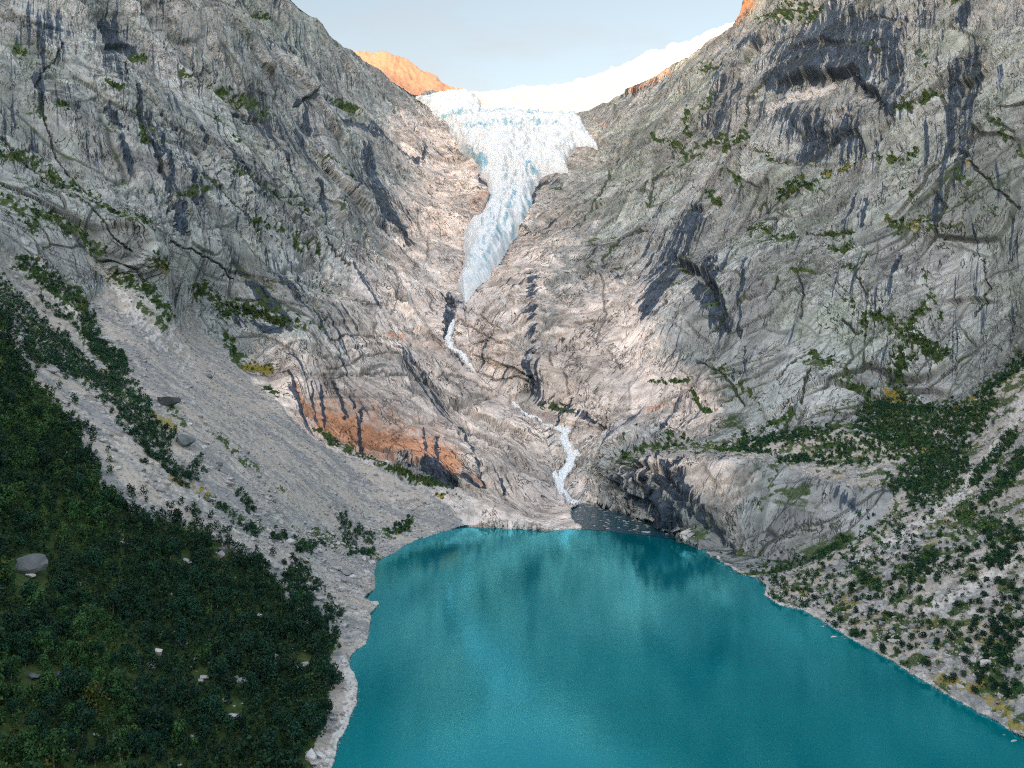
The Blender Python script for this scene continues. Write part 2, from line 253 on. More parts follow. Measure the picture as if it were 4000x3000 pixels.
PALE = [([1662,232,1711,205,1788,171],7),([1290,485,1286,498],5.5),([2212,868,2173,955,2103,1025,2085,1060,1960,1150,1850,1200],13,.8),([2212,1204,2138,1246,2050,1291,1998,1323],9,.8),([230,600,300,700,360,760],10,.5),([280,640,400,780],15,.35),([900,600,960,560],24,.5),([1060,640,1000,650],24,.5),
  ([715,1640,745,1560,762,1480,745,1430],9,.8),([1080,690,1140,740],20,.4),([1000,1125,1200,1135],9,.5),([50,575,100,650,150,700],7,.7),([1650,1285,1740,1325,1880,1408,2040,1500,2212,1600],5,.6),([1480,1168,1560,1215,1640,1252],3,.6)]
YEL = [([946,1078,992,1081],6),([532,777,567,784],8),([2033,1466,2068,1473],9),([2085,1487,2113,1480],9),([2138,1512,2173,1536],11),([1728,1288,1742,1281],8),([1840,1302],9),([1823,1333],6),([1700,1270],8,.6),([1716,1215],9,.6),([1945,850,1920,820],12,.9),([2060,870,2100,860],8,.7),
  ([1990,960,2000,1000],8,.3),([60,700,80,720],8,.8),([225,800,262,850],9,.9),([330,900,380,930],8),([1868,343,1780,372],4,.7),([2190,1565,2212,1575],7),([1970,495,2000,495],9,.8),([2080,330,2120,400],5,.5),([300,560,330,590],6,.5),([120,640,150,690],9,.6),([370,1030,450,1060],7,.5),([860,1150],6,.5),([1960,1100,2000,1150],9,.3),([1600,1235,1610,1215],5,.6),([1770,1250,1900,1350],20,.4)]
veg = strokes(VEG, .95, 1.0, .25, .75); warm = strokes(WARM, .9, .25, -.1, .7); lich = strokes(LICH, .9, .4, 0, 1); rust = strokes(RUST_GLOW, .85, .25, .0, .8); streakm = strokes(STREAK, .8, None); pale = strokes(PALE, .7, .7); yel = strokes(YEL, .8, .8)  # rust also holds the painted sun glow of the right ridge
bare = strokes(BARE, .6, .5)
fsd = sdist(WX, WY, FOREST) + 10 * hf
forest = sstep(-4, 3, fsd) * (lake < -1)
bushy = strokes(BUSHY, .7, .6, .15, .5) * (1 - bare) * (lake < -3)
forest *= (1 - bare)
print('masks', round(time.time() - T0, 1))

def worley(u, v, z, seed=0):
    """nearest cell of a jittered lattice: slab offset and tilt, distance to the neighbouring slab, cell value"""
    iu, iv, iz = np.floor(u).astype(np.int32), np.floor(v).astype(np.int32), np.floor(z).astype(np.int32)
    tab = np.random.default_rng(seed).uniform(0, 1, (256, 7)).astype(F32)
    d1 = np.full(u.shape, 1e9, F32); d2 = d1.copy(); H = np.zeros_like(d1); C = np.zeros_like(d1)
    for a in (-1, 0, 1):
        for b in (-1, 0, 1):
            for c in (-1, 0, 1):
                hsh = _perm[_perm[_perm[(iu + a) & 255] + ((iv + b) & 255)] + ((iz + c) & 255)]
                t_ = tab[hsh]; du = u - (iu + a) - t_[:, 0]; dv = v - (iv + b) - t_[:, 1]; dz = z - (iz + c) - t_[:, 2]
                q_ = du * du + dv * dv + dz * dz; n_ = q_ < d1
                d2 = np.where(n_, d1, np.minimum(d2, q_)); d1 = np.where(n_, q_, d1)
                H = np.where(n_, (t_[:, 3] - .5) + (t_[:, 4] - .5) * 2.0 * du + (t_[:, 5] - .5) * 2.0 * dv, H); C = np.where(n_, t_[:, 6], C)
    return H, np.sqrt(d2) - np.sqrt(d1), C
# ------------------------------------------------------------------ rock relief (metres along the surface normal)
def tangent(px, py, ang):
    """direction on the mountain that runs at this angle (clockwise from right) in the picture"""
    a = R(ang); q = np.array([[px, py], [px + 40 * math.cos(a), py + 40 * math.sin(a)]]); dd = tps(q[:, 0], q[:, 1])
    p = at(q[:, 0], q[:, 1], dd); v = p[1] - p[0]; return v / np.linalg.norm(v)
def frame(px, py, ang):
    l = tangent(px, py, ang); l2 = tangent(px, py, ang + 70); m = np.cross(l, l2); m /= np.linalg.norm(m); return np.cross(l, m), l, m
rock = (1 - ground) * (lake < 4)
side = sstep(-60, 60, PX - np.interp(PYc, [-400, 250, 650, 800, 900, 1150], [1100, 1100, 1000, 1020, 1160, 1260]))
h = np.zeros_like(PX)
streakn = np.zeros_like(PX); fine = np.zeros_like(PX); crack = np.zeros_like(PX); cellv = np.zeros_like(PX); STR = P.copy()
Wn = np.stack([perlin(P[..., 0] / 70 + 3 * i, P[..., 1] / 70 - i, P[..., 2] / 70 + 7 * i) for i in range(3)], -1) * 6
Q = P + Wn
def terr(v, e=.22):
    f = np.floor(v); return f + sstep(0, e, v - f)
def rockside(w, cx, cy, a1, a2, a3, seed):
    idx = np.nonzero((w > .01) & (rock > .01)); q = Q[idx] + seed; ww = w[idx]; hh = 0
    for (ang, s, lk, hs, hc, cw) in ((a1, 60, 5, 3.5, 5.0, .05), (a2, 38, 5, 2.2, 4.0, .06), (a1 + 8, 15, 4, .9, 1.8, .10), (a2 - 9, 12, 4, .6, 1.4, .11)):
        n, l, m = frame(cx, cy, ang); u, v, z = q @ n.astype(F32) / s, q @ l.astype(F32) / (s * lk), q @ m.astype(F32) / (s * 2)
        A = perlin(u, v, z); B = perlin(u * 2.1 + 9, v * 2.1, z * 2); C = perlin(u * .45 + 4, v * .6 + 4, z * .5)
        hh = hh + .6 * hs * (terr(A * 2.2 + B * .5) * .8 + .3 * A) * (.6 + .8 * C)
        cr = np.abs(perlin(u * 1.3 + 31, v * 1.1, z) + .12 * B); ck = np.exp(-(cr / cw) ** 2) * np.clip(.15 + 1.8 * C, 0, 1.0); hh = hh - .6 * hc * ck
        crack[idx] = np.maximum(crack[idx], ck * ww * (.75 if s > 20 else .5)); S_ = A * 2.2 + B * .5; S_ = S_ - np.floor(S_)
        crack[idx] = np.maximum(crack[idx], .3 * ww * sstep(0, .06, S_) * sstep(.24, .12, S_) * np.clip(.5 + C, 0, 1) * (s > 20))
    for (ang, su, sv_, hs, hc, ew) in ((a1, 70, 150, 15, 4, .035), (a1 + 14, 30, 66, 6.5, 2.6, .05), (a2, 14, 30, 3.2, 1.4, .08), (a1 + 30, 7, 15, 1.5, .8, .10)):
        n, l, m = frame(cx, cy, ang); q2 = q + (q - (P[idx] + seed)) * (.8 if su > 20 else 0)
        u, v, z = q2 @ n.astype(F32) / su + .10 * perlin(q[:, 0] / su * 1.7, q[:, 1] / su * 1.7, q[:, 2] / su * 1.7), q2 @ l.astype(F32) / sv_ + .06 * perlin(q[:, 0] / su * 2.2 + 9, q[:, 1] / su * 2.2, q[:, 2] / su * 2.2), q2 @ m.astype(F32) / (su * 2.5)
        H, E, Cc = worley(u, v, z, int(su)); pr = np.clip(.5 + 1.5 * perlin(q[:, 0] / 130 + su, q[:, 1] / 130, q[:, 2] / 130), 0, 1)
        ek = sstep(ew, 0, E) * pr; hh = hh + hs * H * (.55 + .45 * pr) - .6 * hc * ek
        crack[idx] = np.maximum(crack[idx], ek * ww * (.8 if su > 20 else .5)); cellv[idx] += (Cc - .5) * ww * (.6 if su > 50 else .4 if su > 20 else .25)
    n, l, m = frame(cx, cy, a3); q = P[idx] + seed
    u, v, z = q @ n.astype(F32), q @ l.astype(F32), q @ m.astype(F32); k = ww > .5; STR[idx[0][k], idx[1][k]] = np.stack([u, v, z], -1)[k]
    st = perlin(u / 3.6, v / 90, z / 300) + .8 * perlin(u / 9 + 5, v / 160, z / 300) + .5 * perlin(u / 2.0, v / 60, z / 200)
    big = fbm(u / 60, v / 110, z / 60, 2)
    h[idx] += hh * ww; streakn[idx] += (st + big * .5) * ww
    fine[idx] += ww * (perlin(u / 5, v / 16, z / 9) + .5 * perlin(u / 2.2, v / 7, z / 5))
rockside(1 - side, 520, 380, 55, 28, 76, 0)
rockside(side, 1700, 480, 122, 150, 111, 300)
print('relief', round(time.time() - T0, 1))
x, y, z = P[..., 0], P[..., 1], P[..., 2]
big = fbm(x / 190, y / 190, z / 190, 3)
mid = fbm(x / 34, y / 34, z / 34, 3)
rough = np.clip(.27 + 1.2 * fbm(x / 95 + 40, y / 95, z / 95, 3), .08, 1.2) + 1.3 * strokes([([1360,1030,1440,1095,1540,1170],52),([600,480,700,560],60,.4),([260,260,380,420],60,.3)], .8)
h = h * (.25 + .75 * rough) + (1.9 * mid + .6 * fine) * rough
smooth_zone = strokes([([660,830,800,900,960,985],62),([1060,660,1060,720],40,.9),([1000,960,1150,1000],40,.7),([1000,1100,1220,1125],30,.8),([1280,660,1330,820],70,.8),([950,560,960,500],36,.9),([860,330,930,420],40,.6),([1760,640,1760,740],60,.8),([1950,700,1900,760],40,.7),([1500,560,1440,660],50,.7),([1080,640,1050,720],50,.5),([1300,640,1400,800],70,.35),([950,560],50,.5),([800,860,900,900],60,.5)], .8)
amp = rock * (1 - sstep(-24, 2, scree)) * (1 - .68 * smooth_zone) * np.clip(D / 700, .55, 1.25)
amp *= 1 - .75 * sstep(-6, 8, glac)
h *= amp
h += 18 * big * sstep(70, -30, scree) * (lake < 0) * sstep(0, 40, -lake) * (1 - .75 * sstep(-6, 8, glac))
# overhangs and ledges: the rock below the drawn line is set back, sharply at the line and fading downwards
LX, LY = PX + w1 * 4 + perlin(PX / 24, PY / 24) * 3, PYc + w2 * 4 + perlin(PX / 24 + 9, PY / 24) * 3
def ledge(pts, depth, w, up=0.0):
    p = np.array(pts, float).reshape(-1, 2); m = w * 3 + 20
    i0, i1 = np.searchsorted(ys, [p[:, 1].min() - m, p[:, 1].max() + m]); j0, j1 = np.searchsorted(xs, [p[:, 0].min() - m, p[:, 0].max() + m])
    sl = (slice(i0, i1), slice(j0, j1)); X, Y = LX[sl], LY[sl]
    d = np.full(X.shape, 1e9, F32); sg = np.ones(X.shape, F32); tt = np.zeros(X.shape, F32); n = len(p) - 1
    for i in range(n):
        a, b = p[i], p[i + 1]; e = b - a; L = e @ e; t = np.clip(((X - a[0]) * e[0] + (Y - a[1]) * e[1]) / L, 0, 1)
        q = np.hypot(X - a[0] - t * e[0], Y - a[1] - t * e[1]); k = q < d
        d = np.where(k, q, d); sg = np.where(k, np.sign(e[0] * (Y - a[1]) - e[1] * (X - a[0])), sg); tt = np.where(k, (i + t) / n, tt)
    fade = np.clip(np.sin(np.pi * np.clip(tt, .03, .97)) * 1.6, 0, 1)
    below = np.exp(-np.abs(d) / w) * sstep(0, 3.4, d * sg)
    above = np.exp(-np.abs(d) / (w * .8)) * (sg < 0)
    h[sl] += fade * (-depth * below + up * above) * np.clip(1 - sstep(-22, 4, scree[sl]), 0, 1)
# (x, y ... from left to right), depth m, width, lip
for L in [([1662,186,1711,170,1788,149,1858,150,1872,190,1900,200,1938,262],19,20,7),([1640,150,1700,110,1780,85,1850,80],9,14,4),([1700,300,1760,280,1850,290],5,8,2),
          ([1440,530,1480,560,1530,600,1560,640,1565,690],16,15,6),([1500,455,1440,470,1445,520],0,5,0),([1480,440,1520,450,1560,420],9,10,3),([1520,320,1570,318,1610,305],5,5,3),([1640,334,1710,340,1760,350,1830,350],6,6,2),
          ([1685,410,1750,402],5,5,3),([1860,500,1800,520],0,4,0),([760,938,824,972,876,990,929,1008,985,1035,1055,1056],9,10,4),
          ([1020,768,1080,785,1145,815],10,8,3),([1040,720,1090,706,1140,690],7,7,3),([1000,735,1060,735,1130,750],4,5,1),([1100,868,1160,880],3,4,0),([1060,830,1020,870,1010,900],0,5,0),([980,860,1030,845],6,8,2),
          ([560,15,610,40,640,60],4,6,1),([200,100,225,92,250,78,290,85],10,9,4),([180,20,230,12,270,20],7,8,3),([75,180,105,170,118,175],6,7,2),([500,225,550,240,590,250],8,8,3),([640,218,690,205,720,212,780,250],13,11,5),([680,230,740,240,800,262,870,300,905,345,960,350],7,9,3),
          ([730,305,790,330],7,7,2),([900,300,920,340,960,365,1040,372],6,6,2),([710,400,760,430],5,6,1),([700,255,760,262,830,290,900,310],5,6,2),([110,140,170,150,240,170],4,5,1),([260,130,330,150],6,6,2),([360,60,400,80,440,85],9,8,3),
          ([230,300,300,330],5,6,1),([100,235,180,245],5,6,2),([420,300,480,330],4,5,1),([470,580,560,600,610,640],6,7,2),([480,660,560,672,620,690],8,7,2),([600,640,640,650,700,660],7,7,2),([640,690,740,700,830,740],4,5,1),([520,700,620,740,700,770],4,5,1),([700,760,800,745,900,770],4,5,1),
          ([610,790,720,790,830,790],3,4,1),([1340,1040,1380,1070,1430,1090,1450,1130],10,12,4),([1350,1020,1400,1010,1440,1030,1520,1100],8,9,3),([1880,690,1940,720],0,4,0),([2040,650,2090,640,2150,650],7,8,3),([2010,520,2080,530,2150,560],4,5,1),([1860,600,1930,590],4,5,1),
          ([1140,640,1140,700,1150,760],0,4,0),([1265,285,1300,310,1340,320],7,8,2),([1155,378,1150,440],0,5,0),([1170,384,1210,378],5,6,2),([1030,362,1052,378],6,5,2),([960,640,990,655],9,8,4),([950,660,990,690],8,9,3),([1205,900,1260,905,1330,900],6,8,2),([1430,690,1500,730],3,5,1),([1350,500,1420,470],3,5,1),
          ([1860,30,1950,40],5,7,2),([2050,60,2120,80],5,7,2),([2060,330,2120,345],7,8,3),([1960,350,2030,375],4,5,1),([2020,420,2060,460],4,6,1),([1740,560,1800,560],3,4,1),([1600,800,1680,790],3,5,1),([1830,800,1900,850],5,7,2),([1480,700,1540,740],5,6,2)]:
    if L[1]: ledge(L[0], L[1], L[2], L[3])
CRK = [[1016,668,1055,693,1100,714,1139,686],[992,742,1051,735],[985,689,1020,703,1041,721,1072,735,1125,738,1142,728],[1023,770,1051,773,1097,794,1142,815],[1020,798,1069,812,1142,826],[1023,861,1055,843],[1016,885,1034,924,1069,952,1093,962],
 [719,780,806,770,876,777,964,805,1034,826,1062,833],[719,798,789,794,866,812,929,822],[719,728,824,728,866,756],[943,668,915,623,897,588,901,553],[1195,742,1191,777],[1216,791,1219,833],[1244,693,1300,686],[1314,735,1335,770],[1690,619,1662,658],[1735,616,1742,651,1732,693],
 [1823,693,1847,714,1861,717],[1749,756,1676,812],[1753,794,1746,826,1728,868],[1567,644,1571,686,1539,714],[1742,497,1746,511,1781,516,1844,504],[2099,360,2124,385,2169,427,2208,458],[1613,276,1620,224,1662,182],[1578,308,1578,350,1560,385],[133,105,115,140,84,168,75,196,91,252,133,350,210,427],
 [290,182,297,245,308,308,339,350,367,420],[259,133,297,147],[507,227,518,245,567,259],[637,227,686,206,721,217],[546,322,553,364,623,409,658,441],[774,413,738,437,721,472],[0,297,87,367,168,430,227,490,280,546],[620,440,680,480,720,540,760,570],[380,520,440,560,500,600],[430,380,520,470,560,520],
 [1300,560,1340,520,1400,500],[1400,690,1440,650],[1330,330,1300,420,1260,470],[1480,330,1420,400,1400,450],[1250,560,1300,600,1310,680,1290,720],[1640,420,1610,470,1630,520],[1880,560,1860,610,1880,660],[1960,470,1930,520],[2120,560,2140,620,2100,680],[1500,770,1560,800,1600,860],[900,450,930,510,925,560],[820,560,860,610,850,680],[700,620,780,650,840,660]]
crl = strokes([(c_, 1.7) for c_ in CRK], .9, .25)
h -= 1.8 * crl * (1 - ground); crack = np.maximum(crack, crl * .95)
def blur(a, r):
    for ax in (0, 1):
        a = sum(np.roll(a, k, ax) for k in range(-r, r + 1)) / (2 * r + 1)
    return a
steep = np.hypot(*np.gradient(h)); h = h + (blur(h, 3) - h) * blur(sstep(1.6, 3.6, steep), 2)
# the gorge of the stream and the bed under the ice
FALL = [([976,690,968,718,978,749,996,765,1019,792],3.6),([1108,863,1139,889,1171,903,1199,919],1.7),([1205,920,1216,925,1213,942,1223,963,1232,984],6.5),([1234,978,1222,1010,1212,1035],9.5),([1212,1035,1216,1054],7),([1200,1010,1202,1040],3),([1219,1052,1230,1070,1244,1085,1262,1091],3.6)]
fall = strokes(FALL, .35, .3)
gorge = strokes([(f[0], f[1] + 6) for f in FALL], .9)
gwide = strokes([(f[0], f[1] + 22) for f in FALL], .9, None)
h = h * (1 - .85 * gwide) - 4 * gorge * (1 - ground) - 1.5 * fall
h -= 22 * sstep(-4, 40, glac) + 5 * sstep(-3, 6, glac)
# scree, soil and beach
dn = fbm(x / 2.2, y / 2.2, z / 2.2, 3); gul = fbm((y * .9 + x * .25 + 14 * perlin(x / 60, y / 60)) / 17, (x - y * .2) / 60, None, 5, .6)
h += ground * (lake < 0) * (.4 * dn + .8 * gul * sstep(2, 40, scree) * sstep(5, 60, -lake) + .25 * dn * (PX > 1500))
h += (lake < 0) * .8 * sstep(0, 25, -lake) * ground * mid
h *= np.where(back, sstep(400, 0, d), 1)
keep = P.copy()
P = P + N * h[..., None]
below = (PYc > CY + 120) & (lake < -1) & (P[..., 2] < .4)
P[..., 2] = np.where(below, .4 + .2 * dn, P[..., 2])
N2 = normals(P); 
if N2[NY // 2, NX // 2, 1] > 0: N2 = -N2
print('displaced', round(time.time() - T0, 1))

# plants also settle by themselves on the flatter ledges of the walls
vn = fbm(x / 26, y / 26, z / 26, 4)
ledgeveg = sstep(.74, .9, N2[..., 2]) * sstep(.05, .35, vn) * rock * sstep(.2, -.1, warm - .3) * (glac < -10) * (D < 1500)
veg = np.clip(veg * sstep(-.55, .05, vn + .5 * dn + .35 * (veg - .4) * 2) + .75 * ledgeveg, 0, 1) * (glac < -3)
veg = np.maximum(veg, .62 * sstep(.25, .7, crack) * sstep(-.02, .28, vn + .25 * (side - .5)) * rock * sstep(.9, .2, warm) * (glac < -4) * sstep(.25, .5, N2[..., 2] + .2))
veg = np.maximum(veg, forest * .9)
gveg = ground * sstep(.15, .5, fbm(x / 9, y / 9, z / 9, 4) + np.where(PX > 1500, .18, -.06)) * (lake < -6) * np.where(PX > 1500, .75, .35)
veg = np.maximum(veg, gveg * (1 - pale))
general = .30 + .28 * fbm(x / 120, y / 120, z / 120, 2) + .22 * (PX < 800) * (rock > 0) + .12 * side
st = np.clip(np.maximum(np.clip(streakm * 1.15, 0, 1) + .15 * hf * (streakm > .02), .34 * np.clip(general * 1.6, 0, 1) + .16 * streakn), 0, 1.6) * rock
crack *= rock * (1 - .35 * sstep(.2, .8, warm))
rust = np.clip(rust * (1.15 + .2 * fine + .2 * streakn), 0, 1) * rock  # rust stains, with the painted sun glow of the ridge in the same mask
warm = np.clip(warm * (1 + .5 * vn), 0, 1)
lich = np.clip(lich * (1.0 + .9 * vn) + .25 * vn, 0, 1)
pale = np.clip(pale * (1 + .5 * dn), 0, 1)
yel = np.clip(yel * sstep(-.5, .3, vn + dn * .6) + .45 * sstep(.35, .6, fbm(x / 14 + 9, y / 14, z / 14, 3)) * ground * (lake < -8) * (PX > 1500), 0, 1)
wetl = sstep(9, 1, -lake) * (lake < 3)

def set_props(o, label, cat, group=None, kind=None):
    o['label'] = label; o['category'] = cat
    if group: o['group'] = group
    if kind: o['kind'] = kind
    return o
def mesh_obj(name, verts, faces, mat, attrs=None, smooth=True, parent=None):
    """faces: (n,4) or (n,3) index array"""
    me = bpy.data.meshes.new(name); faces = np.asarray(faces, np.int32); n, k = faces.shape
    me.vertices.add(len(verts)); me.vertices.foreach_set('co', np.ascontiguousarray(verts, F32).ravel())
    me.loops.add(n * k); me.loops.foreach_set('vertex_index', faces.ravel())
    me.polygons.add(n); me.polygons.foreach_set('loop_start', np.arange(0, n * k, k, dtype=np.int32))
    me.polygons.foreach_set('use_smooth', np.full(n, smooth, bool))
    me.update(calc_edges=True)
    for an, av in (attrs or {}).items():
        av = np.asarray(av, F32); vec = av.shape[1] == 3; a = me.attributes.new(an, 'FLOAT_VECTOR' if vec else 'FLOAT_COLOR', 'POINT')
        a.data.foreach_set('vector' if vec else 'color', np.ascontiguousarray(av).ravel())
    if mat: me.materials.append(mat)
    o = bpy.data.objects.new(name, me); col.objects.link(o)
    if parent: o.parent = parent
    return o

# ------------------------------------------------------------------ materials
class NT:
    def __init__(s, name):
        s.m = bpy.data.materials.new(name); s.m.use_nodes = True; s.t = s.m.node_tree; s.t.nodes.clear()
        s.out = s.n('ShaderNodeOutputMaterial'); s.b = s.n('ShaderNodeBsdfPrincipled'); s.l(s.b.outputs[0], s.out.inputs[0])
        s.b.inputs['Roughness'].default_value = .85; s.b.inputs['Specular IOR Level'].default_value = .12
        s.co = s.n('ShaderNodeTexCoord').outputs['Object']
    def n(s, t, **k):
        q = s.t.nodes.new(t)
        for a, b in k.items(): setattr(q, a, b)
        return q
    def l(s, a, b): s.t.links.new(a, b)
    def noise(s, scale, detail=4, rough=.55, vec=None, dist=0):
        q = s.n('ShaderNodeTexNoise'); q.inputs['Scale'].default_value = scale; q.inputs['Detail'].default_value = detail
        q.inputs['Roughness'].default_value = rough; q.inputs['Distortion'].default_value = dist; s.l(vec or s.co, q.inputs['Vector']); return q.outputs['Fac']
    def scale(s, v):
        q = s.n('ShaderNodeMapping'); q.inputs['Scale'].default_value = v; s.l(s.co, q.inputs['Vector']); return q.outputs[0]
    def val(s, i, sock):
        if isinstance(i, (int, float)): sock.default_value = i
        elif isinstance(i, tuple): sock.default_value = i + (1,) if len(i) == 3 else i
        else: s.l(i, sock)
    def mix(s, f, a, b, bt='MIX'):
        q = s.n('ShaderNodeMix', data_type='RGBA', blend_type=bt); s.val(f, q.inputs[0]); s.val(a, q.inputs[6]); s.val(b, q.inputs[7]); return q.outputs[2]
    def math(s, op, a, b=0.0):
        q = s.n('ShaderNodeMath', operation=op); s.val(a, q.inputs[0]); s.val(b, q.inputs[1]); return q.outputs[0]
    def ramp(s, f, a, b, c=0.0, d=1.0):
        q = s.n('ShaderNodeMapRange', clamp=True); s.val(f, q.inputs[0]); q.inputs[1].default_value = a; q.inputs[2].default_value = b; q.inputs[3].default_value = c; q.inputs[4].default_value = d; return q.outputs[0]
    def attr(s, name):
        q = s.n('ShaderNodeAttribute', attribute_name=name); p = s.n('ShaderNodeSeparateColor'); s.l(q.outputs['Color'], p.inputs[0]); return list(p.outputs) + [q.outputs['Alpha']]
    def bump(s, hgt, dist, strength=1.0, prev=None):
        q = s.n('ShaderNodeBump'); q.inputs['Distance'].default_value = dist; q.inputs['Strength'].default_value = strength; s.l(hgt, q.inputs['Height'])
        if prev: s.l(prev, q.inputs['Normal'])
        return q.outputs[0]
    def grey(s, v):
        q = s.n('ShaderNodeCombineColor'); [s.l(v, q.inputs[i]) for i in range(3)]; return q.outputs[0]

def terrain_material():
    g = NT('rock and soil'); wa, ru, stk, ve = g.attr('ma'); gr, pa, ye, li = g.attr('mb')
    n1 = g.noise(.06, 6, .6, dist=.6); n2 = g.noise(.45, 6, .65); n3 = g.noise(2.2, 4, .6); n4 = g.noise(.012, 3)
    c = g.mix(wa, (.272, .298, .288), (.66, .56, .48))
    c = g.mix(g.math('MULTIPLY', li, .8), c, (.25, .29, .245))
    c = g.mix(g.ramp(n4, .4, .65, 0, .5), c, (.30, .285, .285))
    c = g.mix(1.0, c, g.grey(g.ramp(n1, .3, .7, .74, 1.24)), 'MULTIPLY')
    c = g.mix(1.0, c, g.grey(g.ramp(n2, .25, .75, .86, 1.14)), 'MULTIPLY')
    c = g.mix(g.ramp(n3, .62, .75, 0, .10), c, (.55, .53, .5))
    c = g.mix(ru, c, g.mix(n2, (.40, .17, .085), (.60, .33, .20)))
    sv0 = g.n('ShaderNodeAttribute', attribute_name='strata').outputs['Vector']
    def smp0(sc_): q0 = g.n('ShaderNodeMapping'); q0.inputs['Scale'].default_value = sc_; g.l(sv0, q0.inputs['Vector']); return q0.outputs[0]
    sa_, sb_ = g.noise(1.0, 3, .6, smp0((.16, .006, .02))), g.noise(1.0, 3, .6, smp0((.5, .012, .05)))
    sl_ = g.math('ADD', g.math('MULTIPLY', sa_, .62), g.math('MULTIPLY', sb_, .38))
    stk = g.ramp(g.math('ADD', sl_, g.math('MULTIPLY', stk, .27)), .655, .70)
    stk = g.math('MULTIPLY', stk, g.ramp(n2, .2, .5, .72, 1))
    c = g.mix(g.math('MULTIPLY', stk, .97), c, g.mix(g.ramp(sb_, .35, .65), (.010, .018, .030), (.042, .068, .108)))
    # joints and cracks that follow the bedding, recess shade painted in along with soil and black lichen
    ck, wet, smz, cel = g.attr('mc'); sv = g.n('ShaderNodeAttribute', attribute_name='strata').outputs['Vector']
    def smap(sc_): q = g.n('ShaderNodeMapping'); q.inputs['Scale'].default_value = sc_; g.l(sv, q.inputs['Vector']); return q.outputs[0]
    def ridge(sc_, w, det=4): f_ = g.noise(1.0, det, .6, smap(sc_), 1.2); return g.ramp(g.math('ABSOLUTE', g.math('SUBTRACT', f_, .5)), 0, w, 1, 0)
    pres = g.ramp(g.noise(.02, 4, .6), .42, .58)
    r1 = g.math('MULTIPLY', ridge((.05, .012, .03), .014), pres); r2 = g.math('MULTIPLY', ridge((.13, .03, .08), .03), g.ramp(g.noise(.035, 3, .6), .45, .6)); r3 = ridge((.4, .07, .2), .05)
    stri = g.noise(1.0, 5, .7, smap((.55, .045, .4))); stri2 = g.noise(1.0, 5, .7, smap((.09, .02, .05)))
    c = g.mix(1.0, c, g.mix(smz, (1, 1, 1), g.grey(g.ramp(stri, .28, .72, .84, 1.16))), 'MULTIPLY'); c = g.mix(1.0, c, g.grey(g.ramp(stri2, .3, .7, .78, 1.22)), 'MULTIPLY')
    c = g.mix(1.0, c, g.grey(g.ramp(cel, .15, .85, .70, 1.30)), 'MULTIPLY')
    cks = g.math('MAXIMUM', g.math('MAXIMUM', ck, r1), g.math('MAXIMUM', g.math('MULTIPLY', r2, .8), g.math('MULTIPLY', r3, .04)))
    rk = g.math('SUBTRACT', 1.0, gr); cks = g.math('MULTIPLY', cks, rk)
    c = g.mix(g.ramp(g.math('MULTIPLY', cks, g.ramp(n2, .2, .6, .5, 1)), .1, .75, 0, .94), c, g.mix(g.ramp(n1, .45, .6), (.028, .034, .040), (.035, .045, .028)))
    # loose stones, gravel and soil
    v1 = g.n('ShaderNodeTexVoronoi'); v1.inputs['Scale'].default_value = .38; g.l(g.co, v1.inputs['Vector'])
    v2 = g.n('ShaderNodeTexVoronoi'); v2.inputs['Scale'].default_value = 1.6; g.l(g.co, v2.inputs['Vector'])
    b1 = g.n('ShaderNodeSeparateColor'); g.l(v1.outputs['Color'], b1.inputs[0]); b2 = g.n('ShaderNodeSeparateColor'); g.l(v2.outputs['Color'], b2.inputs[0])
    sg = g.mix(g.ramp(n1, .35, .65), (.265, .265, .262), (.37, .345, .305))
    sg = g.mix(1.0, sg, g.grey(g.ramp(b1.outputs[0], 0, 1, .58, 1.36)), 'MULTIPLY'); sg = g.mix(1.0, sg, g.grey(g.ramp(b2.outputs[1], 0, 1, .72, 1.25)), 'MULTIPLY')
    sg = g.mix(g.ramp(wet, .45, .8, 0, .75), sg, g.mix(n2, (.36, .31, .255), (.44, .40, .35))); sg = g.mix(g.ramp(wet, .42, .2, 0, .6), sg, (.20, .205, .21))
    c = g.mix(gr, c, sg)
    c = g.mix(g.math('MULTIPLY', pa, .75), c, g.mix(n2, (.50, .47, .44), (.68, .65, .61)))
    vg = g.mix(g.ramp(n2, .35, .65), (.020, .045, .014), (.066, .098, .030)); vg = g.mix(g.ramp(n1, .5, .75, 0, .6), vg, (.10, .10, .035))
    vn_ = g.math('ADD', g.math('MULTIPLY', g.math('SUBTRACT', n2, .5), .9), g.math('MULTIPLY', g.math('SUBTRACT', n3, .5), 1.1))
    c = g.mix(g.ramp(g.math('ADD', ve, vn_), .28, .72), c, vg)
    c = g.mix(g.ramp(g.math('ADD', ye, g.math('MULTIPLY', g.math('SUBTRACT', n2, .5), .9)), .35, .6, 0, .85), c, g.mix(n3, (.17, .14, .03), (.30, .24, .05)))
    g.l(c, g.b.inputs['Base Color'])
    nb = g.bump(g.math('MULTIPLY', g.math('SUBTRACT', stri2, cks), rk), 3.0, .8); nb = g.bump(g.math('MULTIPLY', stri, g.math('MULTIPLY', rk, smz)), .3, .5, nb); nb = g.bump(n1, 2.0, .4, nb); nb = g.bump(n2, .3, .5, nb); nb = g.bump(n3, .08, .4, nb); g.l(nb, g.b.inputs['Normal'])
    g.l(g.ramp(stk, 0, 1, .85, .5), g.b.inputs['Roughness'])
    return g.m
M_TERR = terrain_material()
g = NT('ice'); d_, f_, _, _ = g.attr('ma'); n1 = g.noise(.05, 6, .6); n2 = g.noise(.4, 5, .65)
c = g.mix(g.ramp(n1, .35, .7), (.66, .685, .69), (.54, .625, .66)); c = g.mix(d_, c, (.13, .33, .42)); c = g.mix(f_, c, (.42, .43, .43))
